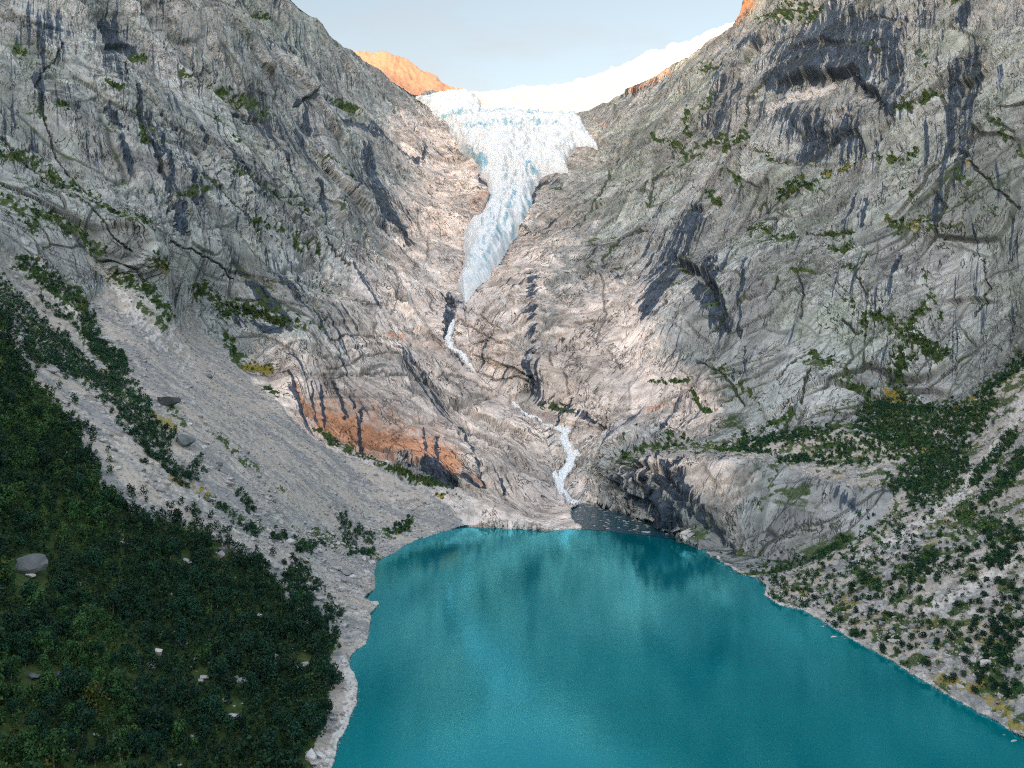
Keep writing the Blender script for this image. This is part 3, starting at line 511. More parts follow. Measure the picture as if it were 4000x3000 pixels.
c = g.mix(1.0, c, g.grey(g.ramp(n2, .3, .7, .88, 1.08)), 'MULTIPLY'); g.l(c, g.b.inputs['Base Color']); g.b.inputs['Roughness'].default_value = .6
g.l(g.bump(n2, .5, .6, g.bump(n1, 4.0, .5)), g.b.inputs['Normal']); M_ICE = g.m
g = NT('snow'); n1 = g.noise(.02, 6, .65); n2 = g.noise(.12, 5, .65)
g.l(g.mix(g.ramp(n1, .35, .7), (.56, .545, .53), (.47, .475, .48)), g.b.inputs['Base Color']); g.l(g.bump(n2, 6.0, .9, g.bump(n1, 15, .6)), g.b.inputs['Normal']); M_SNOW = g.m
g = NT('falling water'); n1 = g.noise(.6, 5, .7, g.scale((1, .5, .22)))
g.l(g.mix(g.ramp(n1, .38, .6), (.60, .66, .68), (.86, .88, .88)), g.b.inputs['Base Color']); g.b.inputs['Roughness'].default_value = .5
g.l(g.bump(n1, 1.5, .8), g.b.inputs['Normal']); M_FALL = g.m
# lake: milky turquoise meltwater, lightly rippled
g = NT('glacial lake water'); n1 = g.noise(.010, 3, .5, dist=.8); n2 = g.noise(.5, 3, .6, g.scale((1, 2.2, 1))); n3 = g.noise(2.2, 2, .5, g.scale((1, 2.0, 1))); n5 = g.noise(.03, 4, .6)
c = g.mix(g.ramp(n1, .3, .7), (.0, .104, .126), (.0, .146, .164)); g.l(c, g.b.inputs['Base Color'])
g.b.inputs['Roughness'].default_value = .06; g.b.inputs['IOR'].default_value = 1.33; g.b.inputs['Specular IOR Level'].default_value = .95; g.b.inputs['Specular Tint'].default_value = (.30, .95, 1, 1)
nb = g.bump(n2, .022, .5); nb = g.bump(n3, .012, .5, nb); nb = g.bump(g.noise(.09, 3, .5, g.scale((1, 1.6, 1))), .06, .5, nb); g.l(nb, g.b.inputs['Normal'])
g.b.inputs['Specular IOR Level'].default_value = 0; g.b.inputs['Roughness'].default_value = 1
gl = g.n('ShaderNodeBsdfGlossy'); gl.inputs['Color'].default_value = (.22, .86, 1, 1); gl.inputs['Roughness'].default_value = .05; g.l(nb, gl.inputs['Normal'])
fr = g.n('ShaderNodeFresnel'); fr.inputs['IOR'].default_value = 1.36; g.l(nb, fr.inputs['Normal']); mx = g.n('ShaderNodeMixShader'); g.l(g.math('MULTIPLY', fr.outputs[0], 1.9), mx.inputs[0]); g.l(g.b.outputs[0], mx.inputs[1]); g.l(gl.outputs[0], mx.inputs[2]); g.l(mx.outputs[0], g.out.inputs[0]); M_LAKE = g.m
g = NT('stream water'); n2 = g.noise(.6, 5, .7)
g.l(g.mix(g.ramp(n2, .62, .74), (.006, .045, .065), (.5, .6, .62)), g.b.inputs['Base Color']); g.b.inputs['Roughness'].default_value = .15; g.b.inputs['IOR'].default_value = 1.33
g.l(g.bump(n2, .4, .6), g.b.inputs['Normal']); M_STREAM = g.m

# ------------------------------------------------------------------ valley meshes: left mountain, right mountain, scree and shore
ma = np.stack([warm, rust, st, veg], -1); mb = np.stack([ground, pale, yel, lich], -1)  # rust channel also carries the painted sun glow of the right ridge
II = np.arange(NY * NX, dtype=np.int32).reshape(NY, NX)
QF = np.stack([II[:-1, :-1], II[1:, :-1], II[1:, 1:], II[:-1, 1:]], -1)
def sub_mesh(name, fmask, pos, mat, attrs, label, cat, kind='structure', smooth=True):
    f = QF[fmask].reshape(-1, 4); used = np.zeros(NY * NX, bool); used[f.ravel()] = True
    remap = np.cumsum(used).astype(np.int32) - 1
    o = mesh_obj(name, pos.reshape(-1, 3)[used], remap[f], mat, {k: v.reshape(-1, v.shape[-1])[used] for k, v in attrs.items()}, smooth)
    set_props(o, label, cat, kind=kind); return o
def fc(a): return (a[:-1, :-1] + a[1:, 1:] + a[1:, :-1] + a[:-1, 1:]) * .25
gz = fc(ground) > .5; right = fc(side) > .5; deep = fc(lake) > 75
hid = (fc(glac) > 22) & ~fc(back.astype(F32)).astype(bool)
ok = ~deep & ~hid
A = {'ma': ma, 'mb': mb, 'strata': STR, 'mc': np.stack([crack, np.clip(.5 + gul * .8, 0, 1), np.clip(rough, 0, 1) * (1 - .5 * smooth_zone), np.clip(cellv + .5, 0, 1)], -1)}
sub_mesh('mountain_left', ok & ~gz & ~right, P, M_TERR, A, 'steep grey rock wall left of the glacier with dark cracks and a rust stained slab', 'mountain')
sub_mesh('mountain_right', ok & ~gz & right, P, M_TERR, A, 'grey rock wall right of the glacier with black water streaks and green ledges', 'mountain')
leftg = fc(PX) < 1200
sub_mesh('scree_slope', ok & gz & leftg, P, M_TERR, A, 'pale scree slope running down from the left cliff to the lake shore', 'scree slope')
sub_mesh('shore', ok & gz & ~leftg, P, M_TERR, A, 'stony bank with moss between the lake and the right rock wall', 'shore')
print('terrain', round(time.time() - T0, 1))

# ------------------------------------------------------------------ glacier
gl_in = sstep(0, 26, glac)
gx, gy, gz3 = keep[..., 0], keep[..., 1], keep[..., 2]
gm = glac > -7
def on(mask, fn):
    r = np.zeros_like(PX); i = np.nonzero(mask); r[i] = fn(i); return r
def ser(i):
    X, Y_, Z = gx[i], gy[i], gz3[i]; wv = perlin(X / 90, Y_ / 90) * 20
    a = 1 - np.abs(perlin((X + wv) / 26, Z / 22 + 3, Y_ / 60)) * 2; b = 1 - np.abs(perlin((X + wv) / 11 + 7, Z / 16, Y_ / 40)) * 2
    c = perlin(X / 5, Z / 5, Y_ / 9); e = 1 - np.abs(perlin((X * .6 + Z) / 18 + 2, (Z - X) / 60)) * 2
    low = sstep(470, 400, PYc[i])
    return (6.5 * a + 4.2 * b + 1.2 * c + 5.5 * e * low)
sr = on(gm, ser)
thick = 14 * gl_in + 3 * sstep(0, 5, glac) - 5 * sstep(2, -6, glac)
GP = keep + N * (np.where(gm, h * 0, 0) - 20 * sstep(0, 40, glac) * 0 + thick + sr * sstep(-4, 8, glac) * np.clip(D / 1400, .6, 1.2) - 4)[..., None]
blue = on(gm, lambda i: np.clip(-.1 - sr[i] * .09 + .5 * perlin(gx[i] / 40, gz3[i] / 40), 0, 1) * .9)
bl2 = strokes([([1000,330,1030,352,1045,362],7,.9),([960,262,1100,256,1240,262],5,.45),([1000,292,1120,285,1250,292],5,.4),([1050,420,1060,520,1020,600],5,.35),([1110,430,1090,500,1050,570],5,.4),([1140,372,1160,380],5,.8),([1085,560,1110,500],6,.45),([1130,470,1145,445],7,.4),([960,290,1000,325],8,.35),([1040,600,1060,570],5,.35)], .9)
blue = np.clip(blue + bl2 * .8, 0, 1)
dirt = sstep(5, 0, glac) * .35
ga = np.stack([blue, dirt, dirt * 0, dirt * 0], -1)
sub_mesh('glacier', fc(glac) > -4, GP, M_ICE, {'ma': ga}, 'pale blue crevassed glacier tongue falling between the two rock walls', 'glacier')

# ------------------------------------------------------------------ waterfall over the gorge floor
fp = P + N * (1.6 * sstep(.2, .7, fall) + 2.4 * fall - 1.0 + .8 * dn * fall)[..., None]
fp[..., 1] -= 1.0 * fall
sub_mesh('waterfall', fc(fall) > .12, fp, M_FALL, {}, 'white meltwater cascade dropping from the glacier foot to the lake', 'waterfall')

# ------------------------------------------------------------------ snowfield and far peak behind
def back_sheet(name, x0, x1, sky, y1, Yb, Yt, step, mat, dispf, label, cat, attrs=None):
    xx = np.arange(x0, x1, step, dtype=F32); u = np.linspace(0, 1, 90, dtype=F32)
    X, U = np.meshgrid(xx, u); top = lerp_line(X, sky); bot = np.full_like(X, y1)
    Y = np.interp(X, Yb[0], Yb[1]) * (1 - U) + np.interp(X, Yt[0], Yt[1]) * U
    py = bot * (1 - U) + top * U; p = at(X, py, Y)
    rows = []
    for k in range(1, 9):
        q = p[-1].copy(); q[:, 1] += 45 * k; q[:, 2] -= 2.2 * k * k; rows.append(q)
    p = np.concatenate([p, np.array(rows)], 0); p[..., 2] += dispf(p)
    ny, nx = p.shape[:2]; I = np.arange(ny * nx, dtype=np.int32).reshape(ny, nx)
    f = np.stack([I[:-1, :-1], I[:-1, 1:], I[1:, 1:], I[1:, :-1]], -1).reshape(-1, 4)
    at_ = {k: np.tile(np.array(v, F32), (ny * nx, 1)) for k, v in (attrs or {}).items()}
    o = mesh_obj(name, p.reshape(-1, 3), f, mat, at_); set_props(o, label, cat, kind='structure'); return o
SNOWSKY = [(860, 214), (908, 207), (964, 202), (1006, 196), (1034, 198), (1090, 191), (1139, 187), (1170, 182), (1209, 184), (1237, 175), (1279, 161), (1316, 149), (1321, 143), (1328, 146), (1366, 131), (1380, 122),
           (1394, 111), (1433, 104), (1446, 97), (1490, 85), (1525, 70), (1571, 50), (1620, 30), (1720, -10)]
back_sheet('snowfield', 880, 1720, SNOWSKY, 275, ([880, 1300, 1720], [2080, 2080, 2300]), ([880, 1034, 1720], [2500, 2750, 3200]), 1.6, M_SNOW,
           lambda p: 9 * fbm(p[..., 0] / 60, p[..., 1] / 45, oct=5, gain=.6) - 7 * np.abs(perlin(p[..., 0] / 35, p[..., 1] / 20)), 'sunlit white snowfield along the skyline above the glacier', 'snowfield')
PEAKSKY = [(600, 150), (700, 125), (757, 114), (778, 107), (800, 108), (834, 108), (848, 114), (859, 121), (880, 126), (915, 147), (943, 159), (960, 175), (985, 190), (1008, 197), (1080, 215)]
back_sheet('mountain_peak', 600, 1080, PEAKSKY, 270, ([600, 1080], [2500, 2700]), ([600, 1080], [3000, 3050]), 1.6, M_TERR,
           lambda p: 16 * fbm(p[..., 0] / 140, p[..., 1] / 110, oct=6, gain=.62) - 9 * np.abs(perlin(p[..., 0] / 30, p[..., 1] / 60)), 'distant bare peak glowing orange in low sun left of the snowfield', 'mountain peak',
           {'ma': (.0, .75, .1, .12), 'mb': (0, 0, 0, 0), 'mc': (0, 0, .5, .3)})  # orange sun glow strengthened in the peak's colour through the rust channel

# ------------------------------------------------------------------ unseen range added behind the camera to keep the valley in shade
# its crest is where the line of shade on the far snow and ridges, followed back towards the sun, crosses it
YR = -3200.0
def crest(px, py, Y):
    p = at(np.array(float(px)), np.array(float(py)), float(Y)); k = (p[1] - YR) / -SUN[1]; return (p[0] + SUN[0] * k, p[2] + SUN[2] * k)
CR = [crest(*q) for q in [(700, 118, 2850), (782, 134, 2850), (834, 146, 2850), (855, 149, 2850), (876, 167, 2820), (915, 182, 2800), (960, 200, 2780), (1010, 190, 2600), (1032, 198, 2450), (1036, 243, 2120),
                          (1139, 246, 2110), (1200, 248, 2110), (1260, 243, 2080), (1366, 202, 1950), (1440, 164, 1840), (1508, 126, 1790), (1590, 66, 1710)]]
CR = sorted(CR)
cxs = np.array([c[0] for c in CR]); czs = np.array([c[1] for c in CR])
rx = np.arange(-6000, 5000, 18.0); rz = np.interp(rx, cxs, czs)
far = np.clip((cxs[0] - rx) / 1500, 0, 1) + np.clip((rx - cxs[-1]) / 1500, 0, 1); rz = rz + 260 * far + 60 * far * perlin(rx / 400, rx * 0) + 5 * perlin(rx / 30, rx * 0)
prof = [(-2600, 0.02), (-1900, .2), (-1300, .45), (-800, .68), (-400, .86), (-120, .965), (0, 1), (100, .96), (400, .84), (800, .62), (1200, .36), (1600, .12), (1900, -.02)]
pp = []
for dy, k in prof:
    zz = rz * k + 40 * (1 - k) * np.asarray(fbm(rx / 300, rx * 0 + dy / 300, oct=4)) * (k < .99); pp.append(np.stack([rx, np.full_like(rx, YR + dy), zz], -1))
pp = np.array(pp); ny, nx = pp.shape[:2]; I = np.arange(ny * nx, dtype=np.int32).reshape(ny, nx)
f = np.stack([I[:-1, :-1], I[:-1, 1:], I[1:, 1:], I[1:, :-1]], -1).reshape(-1, 4)
o = mesh_obj('shade_range', pp.reshape(-1, 3), f, M_TERR, {'ma': np.tile(np.array([.2, 0, .2, .25], F32), (ny * nx, 1)), 'mb': np.tile(np.array([0, 0, 0, .3], F32), (ny * nx, 1))})
set_props(o, 'unseen grey mountain range behind the viewpoint, crest shaped to shade the valley', 'mountain range', kind='structure')

# ------------------------------------------------------------------ lake, stream mouth, valley floor
def flat(name, pts, z, mat, label, cat):
    me = bpy.data.meshes.new(name); me.from_pydata([(a, b, z) for a, b in pts], [], [list(range(len(pts)))]); me.update(); me.materials.append(mat)
    o = bpy.data.objects.new(name, me); col.objects.link(o); set_props(o, label, cat, kind='structure'); return o
flat('lake', [(-700, -1400), (900, -1400), (700, 100), (330, 700), (-200, 700), (-420, 100)], 0, M_LAKE, 'turquoise glacial lake filling the valley floor below the waterfall', 'lake')
def plan(pts): return [((a - CX) / FOC * 167100 / (b - CY), 167100 / (b - CY)) for a, b in pts]
flat('river', plan([(1232, 1138), (1228, 1095), (1262, 1082), (1310, 1088), (1350, 1100), (1410, 1116), (1450, 1140), (1478, 1170), (1440, 1163), (1400, 1157), (1350, 1153), (1310, 1147), (1270, 1145)]), .12, M_STREAM,
     'dark braided stream mouth full of stones where the waterfall meets the lake', 'river')
flat('ground', [(-9000, -9000), (9000, -9000), (9000, 9000), (-9000, 9000)], -16, M_TERR, 'valley ground reaching away under the mountains', 'ground')
print('setting', round(time.time() - T0, 1))

# ------------------------------------------------------------------ where things stand
ga_, gb_ = np.gradient(P, axis=1), np.gradient(P, axis=0)
AREA = np.linalg.norm(np.cross(ga_, gb_), axis=-1); FL = P.reshape(-1, 3)
def gi(px, py):
    return min(np.searchsorted(ys, py), NY - 1), min(np.searchsorted(xs, px), NX - 1)
def spot(px, py): i, j = gi(px, py); return P[i, j].astype(float)
def scatter(weight, n, seed, mind):
    """n places on the ground, drawn by area and weight, kept mind metres apart"""
    r = np.random.default_rng(seed); w = (weight * AREA * (~back)).ravel().astype(float); w[~np.isfinite(w)] = 0
    c = r.choice(w.size, size=n, p=w / w.sum(), replace=False); cell = {}; keepi = []
    for k in c:
        p = FL[k]; q = (int(p[0] // mind), int(p[1] // mind))
        if any((q[0] + a, q[1] + b) in cell and (cell[(q[0] + a, q[1] + b)][0] - p[0]) ** 2 + (cell[(q[0] + a, q[1] + b)][1] - p[1]) ** 2 < mind * mind for a in (-1, 0, 1) for b in (-1, 0, 1)): continue
        cell[q] = p; keepi.append(k)
    return np.array(keepi, int)
def inframe(k): return (PX.ravel()[k] > 4) & (PX.ravel()[k] < 2208) & (PY.ravel()[k] < 1655) & (PY.ravel()[k] > 0)

NAMED = [(65, 1222, 34, 2, 1.0, .95, 'huge rounded grey boulder rising out of the wood at the left slope'), (357, 862, 24, 2, 1.1, 1.0, 'big dark angular boulder lying alone on the bare scree slope'),
 (397, 952, 24, 2, .95, 1.25, 'tall blackish boulder at the tip of the shrub belt on scree'), (340, 1410, 11, 1, 1.0, 1.2, 'small bright boulder alone in the middle of the dark wood'),
 (75, 1455, 17, 2, 1.3, .8, 'dark grey boulder pair member, broader one in the lower left wood'), (125, 1455, 13, 2, 1.2, .8, 'dark grey boulder right beside the broader one in the wood'),
 (57, 1490, 12, 2, .9, 1.1, 'blue grey boulder just below the dark pair in the wood'), (672, 1628, 21, 1, .9, 1.1, 'large pale boulder where the wood meets the gravel beach'),
 (518, 1474, 13, 0, 1.2, .8, 'grey boulder in a clearing of the wood, upper of two'), (503, 1545, 15, 1, 1.1, .9, 'pale boulder with yellow moss in the lower wood'), (525, 1337, 7, 1, 1.2, .9, 'small pale boulder near the right edge of the wood'),
 (562, 1325, 8, 1, 1.1, 1, 'pale boulder at the edge of the wood beside the bare bank'), (413, 1592, 8, 0, 1, 1, 'small blue grey boulder deep in the lower wood'), (661, 1425, 14, 1, 1.5, .5, 'flat white boulder at the clearing above the beach'),
 (401, 1209, 13, 0, 1.2, .8, 'light grey boulder in the upper edge of the wood'), (478, 1196, 14, 0, 1, 1, 'grey boulder where scree and wood meet'), (625, 1168, 11, 1, 1, 1, 'rounded pale boulder above the shrubs of the left bank'),
 (690, 1184, 10, 1, .9, 1.1, 'upright pale boulder in the stony left bank'), (745, 1224, 19, 0, 1.5, .75, 'widest grey boulder by the waterline of the left bank'), (690, 1287, 13, 1, 1.2, .8, 'pale boulder beside the lone round thicket on the left bank'),
 (596, 1219, 15, 0, .9, 1.2, 'tall grey boulder between shrubs on the left bank'), (668, 1262, 6, 1, .9, 1.3, 'small upright white boulder near the lone thicket'), (434, 1458, 15, 1, 1.9, .3, 'long pale ledge stone in a gap of the wood'),
 (453, 812, 9, 2, 1, 1, 'dark boulder high on the middle of the scree slope'), (110, 800, 15, 0, 1.2, .7, 'grey boulder beside the pale gully through the scrub'), (458, 1073, 9, 1, 1, 1, 'pale rounded boulder low on the scree by small shrubs'),
 (213, 920, 10, 0, 1.1, .7, 'mossy boulder in the gully beside the wood, upper one'), (224, 950, 11, 1, 1.1, .7, 'pale boulder in the gully beside the wood, lower one'),
 (2012, 1404, 21, 0, 1.15, .9, 'largest rounded boulder on the right bank'), (2033, 1370, 12, 0, 1.1, 1, 'grey boulder just above the largest one on the right bank'), (2089, 1388, 9, 0, 1, .9, 'brownish grey boulder right of the largest one'),
 (2119, 1419, 13, 1, 1.1, .8, 'bright boulder beside the dark thicket of the right bank'), (2078, 1409, 9, 1, 1.1, .8, 'pale boulder between the largest boulder and the thicket'), (2043, 1412, 10, 1, .9, 1, 'upright pale boulder touching the largest one'),
 (2200, 1325, 15, 0, 1, 1, 'grey boulder above the dark thicket at the right bank'), (1721, 1258, 5, 1, 1, 1, 'small white boulder among moss close to the rock knob'), (1880, 1260, 7, 1, 1.2, .9, 'white boulder above the shrubs of the right bank'),
 (1938, 1379, 12, 1, 1.4, .6, 'pale flat boulder low on the right bank'), (2054, 1272, 11, 0, 1, 1, 'rounded grey boulder beside the pale gully'), (1290, 492, 5, 1, .6, 1.6, 'pale flake of rock on the smooth slab right of the glacier')]

# ------------------------------------------------------------------ leaf crowns
def crown(seed, n, leaf, hgt, rad, low=.25):
    r = np.random.default_rng(seed); nl = r.integers(5, 9); c = []
    for i in range(nl):
        a = r.uniform(0, 6.28); k = r.uniform(0, .55) * rad; zz = hgt * (low + (1 - low) * (i + .5) / nl * .82); c.append((math.cos(a) * k * (1.2 - zz / hgt * .8), math.sin(a) * k * (1.2 - zz / hgt * .8), zz, rad * r.uniform(.42, .68) * (1.15 - .45 * zz / hgt)))
    c = np.array(c); b = r.integers(0, nl, n); v = r.normal(size=(n, 3)); v /= np.linalg.norm(v, axis=1, keepdims=True); v[:, 2] *= .85
    rr = c[b, 3] * r.uniform(.55, 1.08, n) ** .7; ctr = c[b, :3] + v * rr[:, None]
    nrm = v + r.normal(size=(n, 3)) * .55; nrm /= np.linalg.norm(nrm, axis=1, keepdims=True)
    t1 = np.cross(nrm, r.normal(size=(n, 3))); t1 /= np.linalg.norm(t1, axis=1, keepdims=True); t2 = np.cross(nrm, t1); s = (leaf * r.uniform(.6, 1.25, n))[:, None]
    q = np.stack([ctr - t1 * s, ctr - t2 * s * .6, ctr + t1 * s, ctr + t2 * s * .6], 1)
    return q.reshape(-1, 3).astype(F32)                       # n leaf sprays of four corners
def tube(pts, rads, k=6):
    V, Fq = [], []
    for i, (p, r_) in enumerate(zip(pts, rads)):
        for j in range(k): a = 2 * math.pi * j / k; V.append((p[0] + r_ * math.cos(a), p[1] + r_ * math.sin(a), p[2]))
    for i in range(len(pts) - 1):
        for j in range(k): Fq.append((i * k + j, i * k + (j + 1) % k, (i + 1) * k + (j + 1) % k, (i + 1) * k + j))
    return V, Fq
def trunk_mesh(seed, hgt, r0, limbs=4):
    r = np.random.default_rng(seed); V, Fq = [], []
    bend = r.normal(size=2) * .12 * hgt
    main = [(bend[0] * (t_ ** 2), bend[1] * (t_ ** 2), t_ * hgt - .4 * (t_ == 0)) for t_ in np.linspace(0, .9, 6)]
    parts_ = [(main, [r0 * (1 - .85 * t_) for t_ in np.linspace(0, 1, 6)])]
    for _ in range(limbs):
        t_ = r.uniform(.25, .65); b = np.array([bend[0] * t_ ** 2, bend[1] * t_ ** 2, t_ * hgt]); a = r.uniform(0, 6.28); L = hgt * r.uniform(.2, .35)
        parts_.append(([tuple(b + np.array([math.cos(a), math.sin(a), 1.0]) * L * u_ * .7) for u_ in (0, .5, 1)], [r0 * .45, r0 * .3, r0 * .08]))
    for pt, rd in parts_:
        v, f_ = tube(pt, rd); o_ = len(V); V += v; Fq += [tuple(i + o_ for i in q) for q in f_]
    return np.array(V), np.array(Fq)
def leaf_mat(name, a, b, c_):
    g = NT(name); at_ = g.n('ShaderNodeAttribute', attribute_name='leaf').outputs['Fac']; n_ = g.noise(.9, 3, .6)
    oi = g.n('ShaderNodeObjectInfo').outputs['Random']
    cc = g.mix(g.ramp(n_, .35, .68), a, b); cc = g.mix(g.ramp(at_, .0, 1, 0, 1), cc, c_)
    cc = g.mix(1.0, cc, g.grey(g.ramp(oi, 0, 1, .7, 1.35)), 'MULTIPLY')
    g.l(cc, g.b.inputs['Base Color']); g.b.inputs['Roughness'].default_value = .7; g.b.inputs['Specular IOR Level'].default_value = .2; return g.m
M_LEAF = [leaf_mat('dark leaves', (.002, .022, .016), (.005, .036, .023), (.022, .06, .02)), leaf_mat('green leaves', (.010, .046, .018), (.022, .075, .024), (.06, .12, .03)),
          leaf_mat('olive leaves', (.030, .055, .014), (.050, .075, .018), (.11, .12, .025)), leaf_mat('rusty leaves', (.055, .048, .016), (.08, .06, .02), (.12, .08, .03))]
g = NT('bark'); g.l(g.mix(g.noise(3, 3), (.10, .09, .08), (.32, .30, .28)), g.b.inputs['Base Color']); M_BARK = g.m
def quads(n): return np.arange(n * 4, dtype=np.int32).reshape(n, 4)
def crown_data(name, V, mat):
    me = bpy.data.meshes.new(name); n = len(V) // 4; me.vertices.add(len(V)); me.vertices.foreach_set('co', V.ravel()); f_ = quads(n)
    me.loops.add(n * 4); me.loops.foreach_set('vertex_index', f_.ravel()); me.polygons.add(n); me.polygons.foreach_set('loop_start', np.arange(0, n * 4, 4, dtype=np.int32)); me.update(calc_edges=True)
    a = me.attributes.new('leaf', 'FLOAT', 'POINT'); a.data.foreach_set('value', np.repeat(rng.uniform(0, 1, n) ** 2.5, 4).astype(F32)); me.materials.append(mat); return me
def trunk_data(name, seed, h_, r0):
    V, Fq = trunk_mesh(seed, h_, r0); me = bpy.data.meshes.new(name); me.from_pydata([tuple(v) for v in V], [], [tuple(int(i) for i in q) for q in Fq]); me.materials.append(M_BARK); return me
TREES = {c: [(crown_data('crown', crown(100 + c * 10 + v, 620, .26, 5.0, 2.3), M_LEAF[c]), trunk_data('trunk', 40 + v, 4.4, .13)) for v in range(4)] for c in range(4)}
SHRUBS = {c: [(crown_data('crown', crown(300 + c * 10 + v, 330, .17, 1.7, 1.35, .1), M_LEAF[c]), trunk_data('trunk', 70 + v, 1.2, .07)) for v in range(4)] for c in range(4)}
def plant(kind, lib, k, c, size, label, cat, group):
    v = int(rng.integers(0, 4)); e = bpy.data.objects.new(kind, None); col.objects.link(e); p = FL[k]
    e.location = (float(p[0]), float(p[1]), float(p[2]) - .15); e.rotation_euler = (0, 0, float(rng.uniform(0, 6.28))); e.scale = (size,) * 3; set_props(e, label, cat, group)
    for nm, me in zip(('crown', 'trunk'), lib[c][v]):
        o_ = bpy.data.objects.new(nm, me); col.objects.link(o_); o_.parent = e
    return e
def mass(name, ks, cs, sizes, n, leaf, hgt, rad, low, label, cat):
    base = [crown(500 + i, n, leaf, hgt, rad, low) for i in range(6)]; r = np.random.default_rng(11)
    for c in range(4):
        sel = np.nonzero(cs == c)[0]
        if not len(sel): continue
        V = []
        for i in sel:
            b = base[r.integers(0, 6)]; a = r.uniform(0, 6.28); ca, sa = math.cos(a), math.sin(a)
            TREEV.append(np.full(len(b) // 4, r.uniform() ** 1.6)); V.append(np.stack([b[:, 0] * ca - b[:, 1] * sa, b[:, 0] * sa + b[:, 1] * ca, b[:, 2]], -1) * sizes[i] + FL[ks[i]] - (0, 0, .15))
        yield c, np.concatenate(V).astype(F32)
TREEV = []
def mass_obj(name, *a):
    TREEV.clear(); Vs = []; ms = []
    tv = []
    for c, V in mass(name, *a): Vs.append(V); ms.append(np.full(len(V) // 4, c))
    
    V = np.concatenate(Vs); me = crown_data(name, V, M_LEAF[0]); tv_ = np.concatenate(TREEV); tv_ = np.clip(tv_ * .8 + rng.uniform(0, 1, len(tv_)) ** 3 * .5, 0, 1); me.attributes['leaf'].data.foreach_set('value', np.repeat(tv_, 4).astype(F32)); [me.materials.append(m) for m in M_LEAF[1:]]
    me.polygons.foreach_set('material_index', np.concatenate(ms).astype(np.int32)); o_ = bpy.data.objects.new(name, me); col.objects.link(o_)
    set_props(o_, a[-2], a[-1], kind='stuff'); return o_
cn1 = fbm(PX / 150, PY / 150, oct=3).ravel(); cn2 = perlin(PX / 14, PY / 14).ravel()
def kinds(k, leftwood):
    q = cn1[k] + .55 * cn2[k] + rng.normal(size=len(k)) * .22; px = PX.ravel()[k]; py = PY.ravel()[k]
    if not leftwood: q = q + .22 * (px > 1500) * (py > 1120)
    if leftwood: q = q + .38 - .63 * sstep(120, 420, px + 60 * cn2[k] + 90 * cn1[k]) + np.where((px < 420) & (py > 1450), .2, 0)
    c = np.where(q > .42, 1, 0); rr = rng.uniform(size=len(k))
    c = np.where((q > .75) & (rr < .18), 2, c); return np.where((rr > .998) & (px < 420), 3, c)
fw = (forest + .05 * sstep(-55, -5, fsd) * (bare < .5) * (PY < 1330)) * (lake < -4) * (PX > -500)
for px, py, r_, *_x in [q for q in NAMED if q[0] < 760]: hole_ = ((PX - px) / (r_ * 1.25)) ** 2 + ((PY - py - r_ * .9) / (r_ * 1.6)) ** 2; fw = fw * sstep(.8, 1.3, hole_); bushy = bushy * sstep(.8, 1.3, hole_)
for px, py, a_, b_ in [(500, 1535, 30, 8), (440, 1465, 34, 9), (315, 1525, 16, 9), (360, 1215, 22, 7), (470, 1190, 22, 14), (640, 1430, 26, 9), (625, 1300, 14, 18), (510, 1478, 22, 8)]: fw = fw * sstep(.7, 1.5, ((PX - px) / a_) ** 2 + ((PY - py) / b_) ** 2 + .6 * hf)
fk = scatter(fw, 30000, 1, 1.9); fs = rng.uniform(.5, 1.05, len(fk)) * np.where(rng.uniform(size=len(fk)) > .86, 1.6, 1.02); fcx = kinds(fk, True)
vis = inframe(fk); dist = np.where(vis, FL[fk][:, 1] / fs, 1e9); order = np.argsort(dist); ind = set(order[:290].tolist())
LB = {0: ('dark green birch tree in the thicket nearest below on the left slope', 'dark green birches of the lower thicket'), 1: ('fresh green birch tree standing out of the dark lower thicket', 'fresh green birches of the lower thicket'),
      2: ('olive green birch tree turning autumnal in the lower thicket', 'olive birches of the lower thicket'), 3: ('rust brown birch tree among green ones in the lower thicket', 'rust brown birches of the lower thicket')}
for i in ind: plant('birch_tree', TREES, fk[i], int(fcx[i]), float(fs[i]), LB[int(fcx[i])][0], 'birch tree', LB[int(fcx[i])][1])
rest = np.array([i for i in range(len(fk)) if i not in ind])
mass_obj('birch_wood', fk[rest], fcx[rest], fs[rest], 95, .44, 5.0, 2.3, .25, 'dense dark birch wood covering the lower part of the left slope', 'birch wood')
sw = (bushy * (1 - forest) + .07 * sstep(.6, .95, veg) * rock * (PX > 0) * (PX < 2212)) * (lake < -3)
sk = scatter(sw, 22000, 2, 1.5); ss = rng.uniform(.6, 1.7, len(sk)) * np.where(PX.ravel()[sk] < 700, 1.05, .92); scx = kinds(sk, False)
vis = inframe(sk); dist = np.where(vis, FL[sk][:, 1] / ss, 1e9); order = np.argsort(dist); ind = set(order[:290].tolist())
LS = {True: 'shrub between pale boulders on the left bank', False: 'shrub among boulders on the right bank'}
for i in ind:
    lf_ = bool(PX.ravel()[sk[i]] < 1200); cw_ = ('dark green', 'fresh green', 'olive green', 'rust brown')[int(scx[i])]
    plant('shrub', SHRUBS, sk[i], int(scx[i]), float(ss[i]), 'low bushy ' + cw_ + ' ' + LS[lf_], 'shrub', cw_ + ' shrubs of the ' + ('left' if lf_ else 'right') + ' bank')
rest = np.array([i for i in range(len(sk)) if i not in ind])
mass_obj('shrubbery', sk[rest], scx[rest], ss[rest], 42, .34, 1.7, 1.35, .1, 'dark green scrub growing in belts on scree and below the right wall', 'scrub')
print('plants', len(fk), len(sk), round(time.time() - T0, 1))

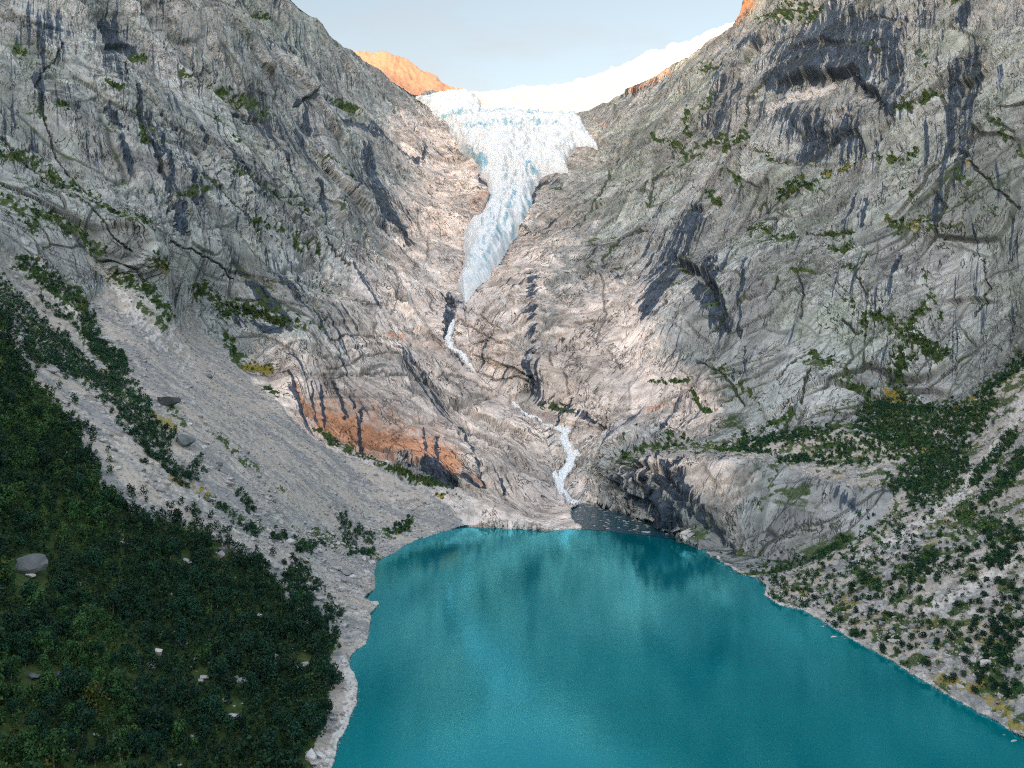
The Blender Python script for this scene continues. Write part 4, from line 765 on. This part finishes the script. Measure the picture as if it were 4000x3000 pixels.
# ------------------------------------------------------------------ boulders
import bmesh
def rock_mesh(seed, sub=3, flat=.75):
    bm = bmesh.new(); bmesh.ops.create_icosphere(bm, subdivisions=sub, radius=1); r = np.random.default_rng(seed)
    v = np.array([q.co[:] for q in bm.verts], F32); cuts = r.normal(size=(15, 3)); cuts /= np.linalg.norm(cuts, axis=1, keepdims=True); off = r.uniform(.38, .78, 15)
    for c_, o_ in zip(cuts, off): d_ = v @ c_.astype(F32) - o_; v -= np.clip(d_, 0, None)[:, None] * c_.astype(F32) * .98
    v *= (1 + .06 * fbm(v[:, 0] * 1.6 + seed, v[:, 1] * 1.6, v[:, 2] * 1.6, 4))[:, None]
    v *= np.array([1, r.uniform(.7, .95), flat * r.uniform(.8, 1.1)], F32)
    f_ = np.array([[q.index for q in p.verts] for p in bm.faces], np.int32); bm.free(); return v.astype(F32), f_
def rock_mat(name, a, b):
    g = NT(name); n1 = g.noise(1.2, 5, .6); n2 = g.noise(6, 4, .6); oi = g.n('ShaderNodeObjectInfo').outputs['Random']
    cc = g.mix(g.ramp(n1, .35, .65), a, b); cc = g.mix(1.0, cc, g.grey(g.ramp(oi, 0, 1, .75, 1.25)), 'MULTIPLY'); cc = g.mix(g.ramp(n2, .6, .7, 0, .5), cc, tuple(q * .5 for q in a))
    g.l(cc, g.b.inputs['Base Color']); g.l(g.bump(n1, .2, .7, g.bump(n2, .06, .6)), g.b.inputs['Normal']); return g.m
M_RK = [rock_mat('grey boulder', (.22, .225, .23), (.34, .335, .33)), rock_mat('pale boulder', (.34, .335, .325), (.48, .465, .45)), rock_mat('dark boulder', (.07, .085, .09), (.14, .15, .15))]
RK = [rock_mesh(900 + i, 3) for i in range(8)]; RKS = [rock_mesh(950 + i, 1) for i in range(6)]
def rdata(vf, m):
    v, f_ = vf; me = bpy.data.meshes.new('boulder'); me.from_pydata([tuple(map(float, q)) for q in v], [], [tuple(map(int, q)) for q in f_]); me.materials.append(m); return me
RD = [[rdata(q, m) for q in RK] for m in M_RK]
def boulder(p, size, m, label, group=None, sx=1.0, sz=1.0, sink=.25, v=None, name='boulder', cat='boulder', tilt=.25):
    o_ = bpy.data.objects.new(name, RD[m][int(rng.integers(0, 8)) if v is None else v]); col.objects.link(o_); p = np.asarray(p, float)
    o_.location = (p[0], p[1], p[2] + size * sz * (.75 - 2 * sink) * .5); o_.scale = (size * sx, size, size * sz); o_.rotation_euler = (rng.uniform(-tilt, tilt), rng.uniform(-tilt, tilt), rng.uniform(-.5, .5)); set_props(o_, label, cat, group); return o_
for i, (px, py, r_, m, sx, sz, lab) in enumerate(NAMED):
    p = spot(px, py + r_ * .5); boulder(p, r_ / FOC * p[1] * (1.3 if i == 0 else 1.15), m, lab, None, sx, sz * (1.1 if px < 560 else 1), .10 if px < 560 else .18, (i * 3 + 4) % 8, tilt=.1)
for px, py, r_, sx, sz, lab in [(808, 1306, 13, 1.3, .8, 'pale pointed rock jutting into the lake from the left shore'), (1800, 1376, 5, 1.8, .35, 'flat white rock just off the right shore, largest one in the water'), (1777, 1354, 4, 1.4, .4, 'small pale rock at the waterline before the flat white one'),
                            (2169, 1588, 4, 1.6, .35, 'small white rock in the water off the lower right shore'), (2190, 1600, 6, 1.8, .35, 'long white rock in the water off the lower right shore'), (1397, 1150, 9, 1.6, .35, 'broad pale gravel hump in the stream mouth'), (1310, 1130, 5, 1.2, .6, 'white rock in the middle of the stream mouth')]:
    Y = 167100 / (py - CY); boulder(((px - CX) / FOC * Y, Y, .05), r_ / FOC * Y, 1, lab, None, sx, sz, .25, name='rock', cat='rock')
bw = ((ground > .6) * (lake < -2) * (bushy < .4) * (.35 + .65 * sstep(.0, .4, fbm(x / 16, y / 16, z / 16, 3))) * np.where(PX > 1200, 1.0, np.where(PY > 1080, 1.0, .45)) * (1 - .9 * forest)
      + 1.2 * strokes([([560,1140,700,1180,780,1230],28),([640,1250,740,1290],25),([430,980,620,1120],22,.5),([1640,1240,1700,1280],14),([1900,1330,2050,1420],36),([2080,1250,2150,1400],30)], .8) * (forest < .3) * (ground > .5) * (lake < -2))
bk = scatter(bw, 30000, 5, .8); bs = .28 * (1 - rng.uniform(0, .985, len(bk))) ** -.52 * np.where(PX.ravel()[bk] > 1200, 1.15, 1.35); bs = np.clip(bs, .25, 2.6)
vis = inframe(bk); app = np.where(vis, bs / FL[bk][:, 1], 0); order = np.argsort(-app); ind = order[:250]
for i in ind:
    lf_ = bool(PX.ravel()[bk[i]] < 1200); m = int(rng.choice(3, p=[.6, .34, .06])); cw_ = ('mid grey', 'pale', 'dark')[m]
    boulder(FL[bk[i]], float(bs[i]), m, cw_ + ' boulder among many others on the ' + ('left' if lf_ else 'right') + ' bank of the lake', cw_ + ' boulders of the ' + ('left' if lf_ else 'right') + ' bank', sink=.22)
rest = order[250:]; VV, FF, off = [], [], 0; r5 = np.random.default_rng(5)
for i in rest:
    v, f_ = RKS[r5.integers(0, 6)]; a = r5.uniform(0, 6.28); ca, sa = math.cos(a), math.sin(a)
    VV.append(np.stack([v[:, 0] * ca - v[:, 1] * sa, v[:, 0] * sa + v[:, 1] * ca, v[:, 2]], -1) * bs[i] * (1, 1, .85) + FL[bk[i]] + (0, 0, bs[i] * .15)); FF.append(f_ + off); off += len(v)
g = NT('rubble stones'); n1 = g.noise(.7, 2); n2 = g.noise(3, 4)
g.l(g.mix(g.ramp(n2, .35, .65), g.mix(g.ramp(n1, .4, .6), (.20, .205, .21), (.44, .425, .405)), (.32, .315, .31)), g.b.inputs['Base Color']); g.l(g.bump(n2, .1, .6), g.b.inputs['Normal'])
o = mesh_obj('rubble', np.concatenate(VV), np.concatenate(FF), g.m, smooth=False); set_props(o, 'loose grey and pale stones strewn over scree and lake banks', 'rubble', kind='stuff')
# stones standing in the stream mouth and along the waterline
VV, FF, off = [], [], 0; line = SHORE_L[2:-1]
def stone(px, py, s_):
    global off
    Y = 167100 / (py - CY); v, f_ = RKS[r5.integers(0, 6)]
    VV.append(v * s_ * (1.4, 1, .5) + ((px - CX) / FOC * Y, Y, .1)); FF.append(f_ + off); off += len(v)
RIV = [(1250, 1135), (1240, 1100), (1265, 1090), (1310, 1096), (1350, 1110), (1410, 1126), (1455, 1155), (1400, 1152), (1350, 1148)]
qx = r5.uniform(1235, 1470, 900); qy = r5.uniform(1088, 1165, 900); ins = inside(qx, qy, RIV)
for a, b in zip(qx[ins], qy[ins]):
    if perlin(np.array([a / 14]), np.array([b / 7]))[0] > .1: stone(a, b, r5.uniform(.5, 1.9))
for i in range(len(line) - 1):
    (a, b), (c_, d_) = line[i], line[i + 1]
    if c_ > 2400: break
    for _ in range(int(math.hypot(c_ - a, d_ - b) / 3.5)):
        t_ = r5.uniform(); stone(a + (c_ - a) * t_ + r5.normal() * 3, b + (d_ - b) * t_ + r5.normal() * 2.2, r5.uniform(.15, .6) * 450 / (b - CY + 150))
o = mesh_obj('pebbles', np.concatenate(VV), np.concatenate(FF), M_RK[1], smooth=False); set_props(o, 'pale stones lying along the waterline and in the stream mouth', 'pebbles', kind='stuff')
print('rocks', len(bk), round(time.time() - T0, 1))
print('done', round(time.time() - T0, 1))
